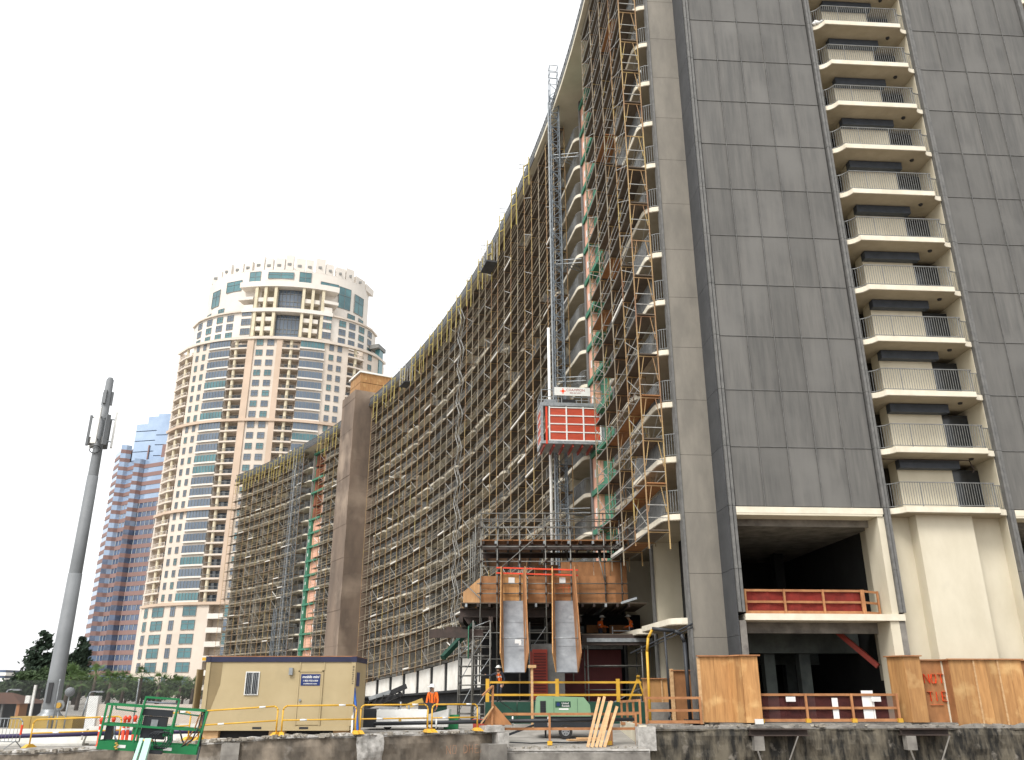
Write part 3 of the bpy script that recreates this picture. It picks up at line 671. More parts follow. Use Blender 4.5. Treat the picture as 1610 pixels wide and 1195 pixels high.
# ================================================================== hoists
def mast(label, c, rz, z0, z1, w, ties, mname='mast_blue', tie_to=None):
    t = thing('hoist_mast', (c[0], c[1], z0), label, 'hoist mast', 'hoist masts'); M = Matrix.Rotation(rz, 3, 'Z')
    L = lambda x, y, z: V((c[0], c[1], z))+M @ V((x, y, 0))
    h = w/2; cs = [(-h, -h), (h, -h), (h, h), (-h, h)]
    for x, y in cs: MB().bar(L(x, y, z0), L(x, y, z1), .085).build('chord', mname, t)
    z = z0; k = 0; step = w*1.15
    lat = MB(); n = int((z1-z0)/1.508)
    for k in range(n):
        za = z0+(z1-z0)*k/n; zb_ = z0+(z1-z0)*(k+1)/n; zm = (za+zb_)/2; g = MB()
        for i in range(4):
            a, b = cs[i], cs[(i+1) % 4]
            g.bar(L(*a, za), L(*b, za), .055); g.bar(L(*a, za), L(*b, zm), .045); g.bar(L(*b, zm), L(*a, zb_), .045)
        g.build('mast_section', mname, t)
    g = MB(); g.bar(L(-h-.22, -h, z0), L(-h-.22, -h, z1-2), .09); g.build('rack_rail', 'galv', t)
    # open top frame
    g = MB()
    for x, y in cs: g.bar(L(x, y, z1), L(x, y, z1+2.2), .05)
    for zz in (.7, 1.4, 2.2):
        for i in range(4): g.bar(L(*cs[i], z1+zz), L(*cs[(i+1) % 4], z1+zz), .045)
    g.build('top_frame', 'mast_blue', t)
    for zt in ties:
        g = MB(); e = tie_to(zt)
        for dx in (-.5, .5):
            for dz in (0, .35): g.bar(L(dx*.6, 0, zt+dz), e+V((0, dx*1.6, dz)), .06)
        for kk in range(5):
            f = kk/5; g.bar(L(-.3, 0, zt).lerp(e+V((0, -.8, 0)), f), L(.3, 0, zt).lerp(e+V((0, .8, 0)), f+.2), .04)
        g.build('wall_tie', 'galv', t)
    return t
mast('blue grey lattice hoist mast rising past the red cabin to the roof', (3.77, 62.0), R(7), 8.4, 53.2, .75, (14, 24.5, 35, 45.5), tie_to=lambda z: C(22.3, .1, z))
fm = C(148.6, 3.2)
mast('pale lattice hoist mast on the far wing beside the green strip', (fm.x, fm.y), R(40), 1, ROOF-4, 1.5, (14, 28, 42), tie_to=lambda z: C(148.6, .2, z))
fm = C(155.5, 2.4); g = MB()
for dx in (0, .8, 1.6): g.bar(C(155+dx, 2.4, 1), C(155+dx, 2.4, 18), .14)
tag(g.build('conduit_bundle', 'mast_blue'), 'three thin vertical pipes left of the far hoist mast', 'pipes')
t = tag(MB().tube((2.95, 61.6, 8.2), (2.95, 61.6, 29.0), .12, 8).tube((2.95, 61.6, 7.0), (2.95, 61.6, 8.2), .45, 8, .25).build('guide_pole', 'white_paint'), 'white vertical cable guide pole left of the hoist mast', 'pole')
# red cabin
t = thing('hoist_cabin', (4.4, 59.7, 18.5), 'red panelled hoist cabin hanging on the lattice mast', 'hoist cabin')
M = Matrix.Rotation(R(5), 3, 'Z'); O = V((2.2, 58.5, 18.45))
def hb(mb, x0, x1, y0, y1, z0, z1):
    P = [(x0, y0, z0), (x1, y0, z0), (x1, y1, z0), (x0, y1, z0), (x0, y0, z1), (x1, y0, z1), (x1, y1, z1), (x0, y1, z1)]
    return mb.hexa([O+M @ V(p) for p in P])
LX, LY, LZ = 4.55, 2.3, 3.1
for (x, y) in ((0, 0), (LX, 0), (0, LY), (LX, LY)): hb(MB(), x-.09, x+.09, y-.09, y+.09, 0, LZ).build('corner_post', 'galv', t)
hb(MB(), -.1, LX+.1, -.1, LY+.1, LZ-.22, LZ+.05).build('roof_rim', 'galv', t); hb(MB(), -.05, LX+.05, -.12, LY+.05, -.02, .2).build('floor_rim', 'galv', t)
for c in range(3):
    for r in range(4):
        x0 = .55+c*(LX-.75)/3; w = (LX-.75)/3; z0 = .25+r*.63
        hb(MB(), x0+.05, x0+w-.05, -.03, .02, z0+.05, z0+.6).build('front_panel', 'hoist_red', t)
        if c == 0:
            for xx in (0, LX): hb(MB(), xx-.03, xx+.03, .2, LY-.2, z0+.06, z0+.58).build('side_panel', 'hoist_red', t)
for c in range(4): x0 = .55+c*(LX-.75)/3; hb(MB(), x0-.05, x0+.05, -.09, .0, .2, LZ-.25).build('panel_bar', 'white_paint', t)
for r in range(5): z0 = .25+r*.63; hb(MB(), .5, LX-.15, -.075, -.015, z0-.04, z0+.04).build('panel_bar', 'white_paint', t); hb(MB(), -.07, -.03, .05, LY, z0-.04, z0+.04).build('panel_bar', 'white_paint', t)
hb(MB(), .26, .4, -.13, .0, -.05, LZ-.3).build('door_edge', 'delineator', t)
hb(MB(), .0, LX, .0, LY, .0, .06).build('floor_plate', 'hoist_under', t)
for k in range(7): hb(MB(), .1+k*.7, .22+k*.7, -.02, LY, -.22, -.01).build('floor_joist', 'red_paint', t)
g = MB()
for x in (0, 1.5, 3, LX): hb(g, x-.03, x+.03, 0, .06, LZ, LZ+1.1); hb(g, x-.03, x+.03, LY-.06, LY, LZ, LZ+1.1)
for z in (.55, 1.1): hb(g, 0, LX, 0, .05, LZ+z-.05, LZ+z); hb(g, 0, LX, LY-.05, LY, LZ+z-.05, LZ+z); hb(g, 0, .05, 0, LY, LZ+z-.05, LZ+z)
g.build('roof_rail', 'galv', t)
hb(MB(), .3, 1.2, .8, 1.6, LZ+.05, LZ+.6).build('motor_box', 'galv', t); hb(MB(), 1.5, 2.7, 1.0, 1.9, LZ+.05, LZ+.7).build('motor', 'black_steel', t)
sg = hb(MB(), .95, 3.65, -.08, -.03, LZ+.62, LZ+1.27).build('sign_board', 'white_paint', t)
text('CHAMPION', .27, O+M @ V((2.55, -.085, LZ+1.05)), M @ FACE, 'red_paint', sg); text('800-367-3331', .15, O+M @ V((2.55, -.085, LZ+.83)), M @ FACE, 'red_paint', sg)
st = MB(); c0 = O+M @ V((1.6, -.085, LZ+.97))
for k in range(4):
    a = k*math.pi/4; d = M @ V((math.cos(a), 0, math.sin(a)))*(.22 if k % 2 == 0 else .12); st.bar(c0-d, c0+d, .06, .01, up=(0, -1, 0))
st.build('emblem', 'spray_red', sg)

# ================================================================== loading platform with debris chutes
t = thing('loading_platform', (2.2, 50, 0), 'timber and steel loading platform with plywood skirts under the hoist', 'platform')
YF, ZD = 49.0, 6.25
def P3(px, py, Y): return at(px, py, Y)
# steel grillage
for z, y, xe in ((5.55, 49.6, 3.9), (5.55, 54.5, 7.6), (5.55, 56.3, 7.6)):
    g = MB(); g.bb(-3.0, xe, y-.18, y+.18, z+.4, z+.45); g.bb(-3.0, xe, y-.18, y+.18, z-.05, z); g.bb(-3.0, xe, y-.02, y+.02, z, z+.4); g.build('steel_beam', 'beam_steel', t)
for x in (-2.9, -1.2, .6, 2.4, 3.8):
    MB().bb(x-.12, x+.12, 48.9, 57, 5.18, 5.49).build('cross_beam', 'beam_steel', t)
for i in range(15):
    x = -2.6+i*.66; MB().bb(x-.06, x+.06, 48.75, 56.5, 6.01, 6.19).build('floor_joist', 'galv' if i % 3 == 0 else 'beam_steel', t)
MB().bb(-2.9, 7.7, 48.8, 56.5, 6.2, ZD).build('deck_boards', 'deck_wood', t)
g = MB(); g.bb(-4.6, -1.6, 48.2, 48.5, 4.3, 4.75); g.build('steel_beam', 'beam_steel', t)
g = MB(); g.bb(-3.9, -1.2, 51.2, 51.5, 4.75, 5.1); g.build('steel_beam', 'beam_steel', t)
g = MB(); g.bar((-3.9, 49.5, 3.3), (-2.2, 51.5, 5.3), .3, .25); g.build('sloping_beam', 'dark_green', t)
# plywood skirts, sheet by sheet
def ply(a, b, z0, z1, m='plywood_old', nm='skirt_sheet', th=.04):
    a, b = V(a), V(b); g = MB(); d = (b-a).normalized(); n = V((d.y, -d.x, 0))*th
    g.hexa([V((p.x, p.y, z0)) for p in (a, b, b-n, a-n)]+[V((p.x, p.y, z1)) for p in (a, b, b-n, a-n)]); return g.build(nm, m, t)
for (x0, x1) in ((-1.78, -.72), (.92, 2.1), (3.85, 4.9), (4.92, 5.95)):
    ply((x0, YF, 0), (x1, YF, 0), ZD, ZD+.74); ply((x0, YF, 0), (x1, YF, 0), ZD+.76, ZD+1.5)
for k in range(4):
    a = V((-1.8, YF, 0)).lerp(V((-3.2, 56.5, 0)), k/4); b = V((-1.8, YF, 0)).lerp(V((-3.2, 56.5, 0)), (k+.98)/4); ply(a, b, ZD-.2, ZD+1.4, 'plywood')
for k in range(4): ply((2.9+k*.98, 50.3, 0), (3.86+k*.98, 50.3, 0), ZD+.02, ZD+2.5, 'plywood_old', 'screen_sheet')
ply((1.4, 52.3, 0), (2.85, 52.3, 0), ZD+.02, ZD+2.6, 'plywood_old', 'screen_sheet')
g = MB(); g.bar((-.9, 48.8, ZD+1.95), (3.8, 48.7, ZD+1.8), .05, .08); g.bar((-.9, 48.8, ZD+1.65), (3.8, 48.7, ZD+1.5), .05, .08); g.build('red_tape', 'delineator', t)
# canopy deck over it
ZC = 9.9
for i in range(9): MB().bb(-1.9+i*.98, -1.9+i*.98+.95, 49.7, 61.0 if i < 4 else 53.5, ZC, ZC+.06).build('canopy_board', 'plywood_old', t)
for i in range(12): MB().bb(-1.75+i*.72, -1.63+i*.72, 49.6, 61 if i < 6 else 53.4, ZC-.2, ZC-.02).build('canopy_joist', 'galv' if i % 2 else 'beam_steel', t)
for y in (49.9, 53.2): MB().bb(-1.95, 6.7, y-.06, y+.06, ZC-.5, ZC-.21).build('canopy_beam', 'beam_steel', t)
# tube posts and ledgers round the platform
tub = 'tube_dark'
px_ = [-1.8, -.85, .45, 1.95, 3.4, 5.35, 6.3]
for x in px_:
    for y in (48.85, 51.8): MB().tube((x, y, (0 if y > 50 else 2.0) if x < 4 else 6.3), (x, y, 11.4), .042, 6).build('tube_post', tub, t)
for z in (6.75, 7.3, 8.55, 9.4, 10.5, 11.0, 11.35, 4.6, 3.2):
    MB().tube((-2.0, 48.8, z), (6.6 if z > 6 else 3.9, 48.8, z), .032, 6).build('tube_ledger', tub, t)
    if z > 8: MB().tube((-1.8, 48.8, z), (-2.4, 56.8, z), .032, 6).build('tube_ledger', tub, t); MB().tube((-2.0, 51.75, z+.1), (6.6, 51.75, z+.1), .03, 6).build('tube_ledger', tub, t)
for y in (51.5, 54, 56.8): MB().tube((-2.1-(y-50)*.1, y, 6), (-2.1-(y-50)*.1, y, 11.2), .042, 6).build('tube_post', tub, t)
for a, b in (((-.85, 48.75, 8.0), (1.95, 48.75, 10.4)), ((-1.8, 48.7, 9.4), (-2.6, 54, 6.4)), ((5.35, 48.75, 7.3), (5.0, 48.75, 8.8)), ((-1.85, 48.7, 6.5), (-3.2, 55, 8.2))):
    MB().tube(a, b, .032, 6).build('tube_brace', tub, t)
for (x, z) in [(x, z) for x in px_ for z in (6.75, 7.3, 8.55, 9.4, 10.5)]:
    MB().tube((x, 48.73, z-.06), (x, 48.73, z+.06), .07, 6).build('coupler', 'beam_steel', t)
# small handrail clamps, lower working floor with the two men
MB().bb(3.95, 7.9, 49.0, 49.25, 3.95, 4.5).build('edge_beam', 'beam_steel', t); MB().bb(4.2, 7.9, 48.93, 48.99, 4.12, 4.32).build('edge_strip', 'galv', t)
MB().bb(3.9, 7.9, 49.0, 54.5, 4.51, 4.56).build('work_floor', 'deck_wood', t)
MB().bb(4.5, 8, 54.0, 54.1, 4.57, 6.0).build('back_sheet', 'dark_interior', t)
for x in (4.6, 6.0): MB().bb(x, x+1.2, 53.4, 53.45, 4.9, 5.35).build('back_sheet', 'plywood_old', t)
g = MB().bar((5.9, 51, 4.57), (5.9, 51, 5.1), .05).bar((6.9, 51, 4.57), (6.9, 51, 5.1), .05).bar((5.9, 51, 4.85), (6.9, 51, 4.85), .05); g.build('trestle', 'galv', t)
g = MB().bar((6.2, 48.6, ZD-.05), (7.05, 48.2, ZD+.18), .2, .12); g.build('loose_channel', 'galv', t)
# dark back of the undercroft
MB().bb(-2.0, 8.2, 57.2, 57.4, 0, 6.0).build('undercroft_wall', 'dark_interior', t)
# chutes
for k, (xb0, xb1, xt0, xt1, lab) in enumerate(((-.40, .64, -.5, .62, 'left of two steel lined debris chutes with plywood sides'), (2.24, 3.3, 2.42, 3.45, 'right of two steel lined debris chutes, nearer the corner pillar'))):
    c = thing('debris_chute', ((xb0+xb1)/2, 45, 2.4), lab, 'chute', 'debris chutes')
    B = (44.5, 2.42); T = (48.7, 6.35)
    n = 3
    for i in range(n):
        f0, f1 = i/n, (i+1)/n-.004; L = lambda a, b, f: a+(b-a)*f
        y0, z0, y1, z1 = L(B[0], T[0], f0), L(B[1], T[1], f0), L(B[0], T[0], f1), L(B[1], T[1], f1)
        MB().quad((L(xb0, xt0, f0), y0, z0), (L(xb1, xt1, f0), y0, z0), (L(xb1, xt1, f1), y1, z1), (L(xb0, xt0, f1), y1, z1)).quad((L(xb0, xt0, f0), y0+.04, z0-.04), (L(xb0, xt0, f1), y1+.04, z1-.04), (L(xb1, xt1, f1), y1+.04, z1-.04), (L(xb1, xt1, f0), y0+.04, z0-.04)).build('steel_bed', 'chute_steel', c)
    nrm = V((0, -(T[1]-B[1]), T[0]-B[0])).normalized()*.62
    for sx, (xb, xt) in ((-1, (xb0, xt0)), (1, (xb1, xt1))):
        P = [V((xb, B[0], B[1])), V((xb+sx*.17, B[0], B[1]))+nrm+V((0, .1, .45)), V((xt+sx*.1, T[0], T[1]+1.6))+nrm*.6, V((xt, T[0]+.1, T[1]+1.5)), V((xt, T[0], T[1]))]
        g = MB(); e = V((.05*sx, 0, 0)); i0 = 0
        A = [p for p in P]; Bq = [p+e for p in P]; g.v = [tuple(p) for p in A+Bq]; m = len(P)
        g.f = [tuple(range(m)), tuple(range(2*m-1, m-1, -1))]+[(q, (q+1) % m, m+(q+1) % m, m+q) for q in range(m)]; g.m = [0]*(m+2); g.sm = [False]*(m+2)
        g.build('side_board', 'plywood' if sx < 0 else 'plywood_old', c)
        MB().tube(V((xb+sx*.09, B[0]-.05, B[1]+.2)), V((xt+sx*.12, T[0]-.5, T[1]+1.4)), .032, 6).build('side_tube', 'tube_dark', c)
    MB().bb(xt0, xt1, 48.9, 48.94, 6.36, 7.9).build('back_board', 'plywood_old' if k else 'plywood', c)
    MB().bb(xt0+.3, xt0+.65, 48.85, 48.87, 7.35, 7.65).build('notice', 'paper', c)
    for f in (.33,): MB().tube((xb0-.15, L(B[0], T[0], f)-.5, L(B[1], T[1], f)+.4), (xb1+.15, L(B[0], T[0], f)-.5, L(B[1], T[1], f)+.4), .03, 6).build('cross_tube', 'galv', c)
    if k:
        g = MB(); spray('TI', V((xt0+.35, 48.83, 6.8)), V((1, 0, 0)), V((0, 0, 1)), .45, .035, g, V((0, 0, 0))); g.bar((xt0+.1, 48.83, 7.05), (xt0+.95, 48.83, 7.1), .03, .006); g.build('spray_mark', 'spray_red', c)
    else:
        g = MB().box((.3, 45.4, 3.95), (.3, .05, .2)).box((.42, 45.38, 3.87), (.12, .05, .22)); g.build('rag', 'paper', c)
# shoring towers carrying the platform
def tower(label, x, y, w, d, z1, lift=.5):
    s = thing('shoring_tower', (x, y, 0), label, 'shoring tower', 'shoring towers under the loading platform')
    cs = [(x, y), (x+w, y), (x+w, y+d), (x, y+d)]
    for a in cs: MB().tube((*a, 0), (*a, z1), .045, 6).build('post', 'tube_dark', s); MB().tube((a[0], a[1], 0), (a[0], a[1], .05), .12, 8).build('base_plate', 'galv', s)
    k = 0; z = .35
    while z < z1:
        g = MB()
        for i in range(4): g.tube((*cs[i], z), (*cs[(i+1) % 4], z), .028, 5)
        g.build('ledger_ring', 'tube_dark', s)
        if k % 3 == 0:
            MB().tube((*cs[0], z), (*cs[1], min(z1, z+1.4)), .025, 5).build('brace', 'galv', s); MB().tube((*cs[1], z), (*cs[2], min(z1, z+1.4)), .025, 5).build('brace', 'galv', s)
        k += 1; z += lift
    return s
s1 = tower('left rear shoring tower of grey tubes', -3.0, 49.5, .75, 1.6, 4.2)
s2 = tower('grey tube shoring tower under the left end of the platform with a green board', -2.15, 48.0, .95, 1.6, 5.2)
MB().bb(-2.42, -2.38, 47.9, 48.5, 3.2, 4.9).build('green_board', 'green_trim', s2)
tower('shoring tower behind and between the two chutes', 1.0, 49.0, 1.0, 1.5, 5.2, .55)
tower('open tube shoring bay at the right under the work floor', 4.2, 48.6, 3.0, 2.2, 3.9, 1.25)
g = thing('timber_prop', (1.05, 45.2, 0), 'single timber prop standing under the left chute', 'prop'); MB().bb(.93, 1.05, 43.9, 44.0, -.24, 2.6).build('prop_post', 'lumber_new', g); MB().bb(.8, 1.2, 43.8, 44.1, 2.61, 2.75).build('prop_head', 'lumber_new', g)
# raised dock behind the ramp with yellow rails
d = thing('loading_dock', (3, 44.5, 0), 'raised dock with dark green screen below yellow guard rails', 'loading dock')
MB().bb(-1.4, 8, 45.2, 57, .0, 1.0).build('dock_slab', 'rough_concrete', d)
for k in range(5): MB().bb(-1.35+k*1.62, .24+k*1.62, 45.05, 45.1, -.3, 1.02).build('screen_cloth', 'dark_green', d)
for x in (-1.25, 2.3, 5.4): MB().bb(x-.09, x+.09, 45.2, 45.4, 1.01, 2.12).build('rail_post', 'yellow_rail', d)
for z in (1.35, 1.95): MB().bb(-1.15, 6.6, 45.25, 45.35, z-.05, z+.05).build('guard_rail', 'yellow_rail', d)
MB().bar((6.0, 46.0, 1.0), (6.6, 46.0, 2.3), .09).bar((6.9, 46.0, 1.0), (6.5, 46.0, 2.3), .09).build('step_stand', 'yellow_rail', d)
c = thing('electrical_cabinet', (1.5, 50, 1), 'red louvred cabinet doors with grey side behind the right chute', 'cabinet')
MB().bb(1.1, 2.9, 48.6, 51, 1.01, 4.0).build('cabinet_body', 'mullion', c)
for k in range(2):
    x = .96+k*.0; y0 = 48.65+k*1.2; dd = MB().bb(1.02, 1.09, y0, y0+1.05, 1.1, 3.6).build('louvre_door', 'red_paint', c)
MB().bb(1.12, 1.95, 48.5, 48.58, 1.1, 3.7).build('front_door', 'red_paint', c)
for i in range(14): MB().bb(1.2, 1.87, 48.46, 48.49, 1.5+i*.15, 1.56+i*.15).build('louvre_slat', 'dark_red', c)
MB().bb(3.0, 6.4, 51.5, 54, 1.01, 3.8).build('rear_container', 'dark_red', c); MB().bb(2.9, 6.5, 51.4, 51.48, 3.85, 4.1).build('container_rim', 'galv', c)
# ================================================================== plywood hoarding round the hotel base
def sheets(t, pts, z0, z1, w=.66, m='plywood', nm='plywood_sheet', cap=True):
    for a, b in zip(pts[:-1], pts[1:]):
        a, b = V((a[0], a[1], 0)), V((b[0], b[1], 0)); L = (b-a).length; n = max(1, math.ceil(L/w-.15)); d = (b-a)/L; nn = V((d.y, -d.x, 0))
        for i in range(n):
            p, q = a+d*(L*i/n+.004), a+d*(L*(i+1)/n-.004)
            g = MB(); g.hexa([V((v.x, v.y, z0)) for v in (p+nn*.02, q+nn*.02, q-nn*.02, p-nn*.02)]+[V((v.x, v.y, z1)) for v in (p+nn*.02, q+nn*.02, q-nn*.02, p-nn*.02)]); g.build(nm, m, t)
            if i and i % 2 == 0: MB().box((*(p+nn*.04)[:2], (z0+z1)/2), (.07, .04, z1-z0-.06), math.atan2(d.y, d.x)).build('batten', 'lumber_new', t)
        if cap: g = MB(); g.bar(V((a.x, a.y, z1+.03))-d*.06+nn*.03, V((b.x, b.y, z1+.03))+d*.06+nn*.03, .2, .05); g.build('cap_board', 'timber', t)
t = thing('plywood_hoarding', (9.4, 38.3, .25), 'tall plywood hoarding boxed round the foot of the grey corner pillar', 'hoarding')
sheets(t, [(8.2, 38.75), (9.55, 38.8), (9.9, 38.05), (10.62, 38.1), (10.62, 38.6)], .27, 2.95)
MB().bb(8.14, 8.26, 38.72, 38.82, .2, 2.9).build('batten', 'lumber_new', t)
MB().bb(10.25, 10.6, 37.95, 38.03, .22, .42).build('kick_plate', 'paper', t)
t = thing('plywood_hoarding', (16, 38.6, .25), 'stepped plywood hoarding with red painted words at the right edge', 'hoarding')
e = lambda a, b: EW(a, b, 0)
sheets(t, [e(6.45, -.5), e(6.7, .45)], .27, 2.95); sheets(t, [e(6.7, .45), e(7.45, .45)], .27, 2.95, m='plywood')
sheets(t, [e(7.45, -.1), e(8.75, -.1)], .12, 2.8, 1.3, m='plywood_old'); sheets(t, [e(8.75, -.1), e(8.78, .38)], .12, 2.8, m='plywood_old')
sheets(t, [e(8.78, .38), e(12.1, .38)], .12, 2.82, .56); sheets(t, [e(12.1, .38), e(12.15, -.1)], .12, 2.8, m='plywood_old', cap=False)
sheets(t, [e(12.15, -.1), e(13.4, -.1)], .12, 2.8, 1.3, m='plywood_old'); sheets(t, [e(13.4, .45), e(14.2, .45), e(14.3, -.3)], .2, 2.95)
g = MB()
for a0 in (7.55, 12.3):
    spray('NOT', EW(a0+.22, -.06, 1.85), EA, V((0, 0, 1)), .38, .075, g, EB*.03); spray('TIE', EW(a0+.27, -.06, 1.12), EA, V((0, 0, 1)), .38, .085, g, EB*.03); spray('_', EW(a0+.35, -.06, .98), EA, V((0, 0, 1)), 1.0, .05, g, EB*.03)
g.build('spray_lettering', 'spray_red', t)
MB().bar(EW(13.12, -.03, 1.4), EW(13.02, -.03, 2.75), .06, .03).build('conduit', 'galv', t)
t = thing('plywood_hoarding', (8.1, 41.6, .2), 'darker plywood hoarding between corner pillar and first divider wall', 'hoarding')
sheets(t, [(7.45, 41.2), (8.8, 41.3)], .22, 2.4, m='plywood_old'); MB().bb(7.35, 7.5, 41.1, 41.25, .2, 2.5).build('corner_post', 'lumber_new', t)
t = thing('plywood_hoarding', (7.2, 45.6, .2), 'low plywood hoarding behind the black standpipe', 'hoarding')
sheets(t, [(6.65, 45.2), (8.1, 45.3)], .22, 2.1, m='plywood')
# ------------------------------------------------------------------ timber guard rails
def guard(label, pts, z, posts, net=None, h=1.05, base=None, mid=True, toe=True, group='timber guard rails'):
    t = thing('timber_guard_rail', (pts[0].x, pts[0].y, z), label, 'guard rail', group)
    for a, b in zip(pts[:-1], pts[1:]):
        d = (b-a).normalized(); L = (b-a).length
        MB().bar(a+V((0, 0, h)), b+V((0, 0, h)), .05, .1).build('top_rail', 'timber', t)
        if mid: MB().bar(a+V((0, 0, h*.52)), b+V((0, 0, h*.52)), .05, .1).build('mid_rail', 'timber', t)
        if toe: MB().bar(a+V((0, 0, .09)), b+V((0, 0, .09)), .05, .12).build('toe_board', 'timber', t)
        n = max(1, round(L/posts)); nn = V((d.y, -d.x, 0))
        for i in range(n+1):
            p = a+d*(L*i/n)+nn*.06; MB().bar(p, p+V((0, 0, h+.05)), .09, .09).build('post', 'timber', t)
            if base: MB().box(p+V((0, 0, .08)), (.2, .2, .16)).build('base_socket', base, t)
        if net:
            g = MB(); m = max(2, int(L/.35)); 
            for i in range(m):
                P = [a+d*(L*k/m)-nn*(.07+.04*math.sin(k*1.7)) for k in (i, i+1)]; g.quad(P[0]+V((0, 0, .14)), P[1]+V((0, 0, .14)), P[1]+V((0, 0, h-.05)), P[0]+V((0, 0, h-.05)))
            g.build('safety_net', net, t)
    return t
mat('dark_net', (.12, .03, .025), (.08, .02, .02), 3, rough=.8, alpha=.55)
guard('timber rail with red net in the upper dark opening', [EW(.15, -.35, 4.79), EW(5.6, -.35, 4.79)], 4.79, 1.9, 'red_net')
guard('short bare timber rail at the right end of the upper opening', [EW(5.65, -.35, 4.79), EW(6.6, -.9, 4.79)], 4.79, 1.1)
guard('timber rail with dark net across the lower opening', [EW(.2, .1, .26), EW(6.3, .1, .26)], .26, 2.05, 'dark_net', h=1.12, base='yellow_rail')
g = thing('warning_notice_pair', EW(1.2, .16, 1.2), 'two small pale pink notices hung on the lower timber rail', 'notice')
for a in (1.35, 5.15): ebox(MB(), a, a+.42, .17, .185, 1.1, 1.3).build('notice_card', 'paper', g)
guard('timber rail on the slab edge left of the pillar hoarding', [V((5.75, 38.5, .2)), V((8.1, 38.6, .2))], .2, 2.2)
guard('timber rail stepping back along the ramp side', [V((5.45, 38.6, .1)), V((5.2, 43.0, .0))], .1, 1.6)
guard('timber rail with yellow feet across the sunken ramp', [V((-.35, 37.3, -.55)), V((1.55, 37.35, -.55)), V((4.0, 37.45, -.55)), ], -.55, 2.2, h=1.18, base='yellow_rail', toe=False)
guard('right length of the ramp rail behind leaning boards', [V((4.1, 37.45, -.55)), V((5.15, 37.6, -.55))], -.55, 2.2, h=1.18, toe=False)
t = thing('plywood_gusset_post', (-.7, 36.6, .1), 'triangular plywood gusset post at the head of the broken wall', 'post')
g = MB(); P = [V((-1.15, 36.3, .25)), V((.0, 36.4, .25)), V((-.75, 36.35, 1.05))]; g.v = [tuple(p) for p in P]+[tuple(p+V((0, .06, 0))) for p in P]; g.f = [(0, 1, 2), (5, 4, 3), (0, 3, 4, 1), (1, 4, 5, 2), (2, 5, 3, 0)]; g.m = [0]*5; g.sm = [False]*5; g.build('gusset', 'plywood_old', t)
MB().bar((-.8, 36.3, .2), (-.78, 36.3, 1.75), .09).build('upright', 'timber', t); MB().bar((-.8, 36.25, 1.72), (-1.2, 36.0, 1.35), .09, .06).build('arm', 'timber', t); MB().bar((-1.25, 36.2, .3), (-.75, 36.2, .95), .09, .06).build('arm', 'lumber_new', t)
for i in range(5):
    x = 3.05+i*.17; g = MB().bar((x, 36.7, -.6), (x+.62+.05*(i % 3), 37.5, 1.28-.09*i+.12*(i % 2)), .12, .05, up=(0, -1, .4))
    tag(g.build('leaning_board', 'lumber_new'), ('leftmost', 'second', 'middle', 'fourth', 'rightmost')[i]+' of five raw boards leaning on the ramp rail', 'board', 'leaning boards')
tag(MB().box((3.0, 38.6, -.42), (1.3, .5, .06), R(14)).box((3.2, 38.7, -.36), (.9, .4, .05), R(4)).build('loose_plywood_pile', 'lumber_new'), 'pale plywood offcuts lying flat behind the leaning boards', 'plywood')
# standpipe and hose
t = thing('standpipe', (7.9, 39.6, .2), 'thick black standpipe bent over at the top beside the pillar', 'pipe')
MB().path([(7.85, 39.6, .3), (7.82, 39.6, 3.6), (7.7, 39.6, 3.95), (7.4, 39.6, 4.1), (6.4, 39.7, 4.2)], .085, 8).build('main_pipe', 'plastic_black', t); MB().path([(6.9, 39.6, .35), (7.0, 39.6, .6), (6.95, 39.6, 4.05)], .05, 8).build('branch_pipe', 'plastic_black', t); MB().bb(7.6, 8.2, 39.4, 39.8, .2, .36).build('foot', 'plastic_black', t)
tag(MB().path([(6.1, 39.7, .2), (6.12, 39.7, 3.2), (6.2, 39.7, 3.8), (6.4, 39.7, 4.15), (6.55, 39.7, 4.2)], .06, 8).build('yellow_hose', 'hose_yellow'), 'yellow hose rising to the bent black standpipe', 'hose')
tag(MB().path([(8.35, 40.0, 4.45), (5.6, 41.5, 3.2)], .04, 6).path([(8.35, 40.05, 4.3), (5.9, 41.4, 3.2)], .025, 6).build('sprinkler_line', 'plastic_black'), 'thin sloping black pipes under the second floor slab edge', 'pipe')
# ================================================================== ground level things
# long pipe along the edge
pp = [at(-60, 1160, 36.2), at(165, 1153, 36.0), at(330, 1149, 34.5), at(588, 1138, 37.2), at(790, 1134, 36.9), at(1000, 1131, 38.4)]
t = thing('service_pipe', (-8, 31, .4), 'long dark pipe strapped along the excavation edge behind the barriers', 'pipe')
MB().path(pp[:3], .085, 8).build('purple_length', 'purple_pipe', t); MB().path(pp[3:], .075, 8).build('black_length', 'plastic_black', t)
for px_k, py_k, Yk in ((130, 1154, 36.0), (686, 1136, 35.4), (806, 1133, 37.1), (862, 1133, 37.4)): p = at(px_k, py_k, Yk); MB().tube(p-V((0, 0, .22)), p+V((0, 0, .16)), .035, 6).build('strap', 'paper', t)
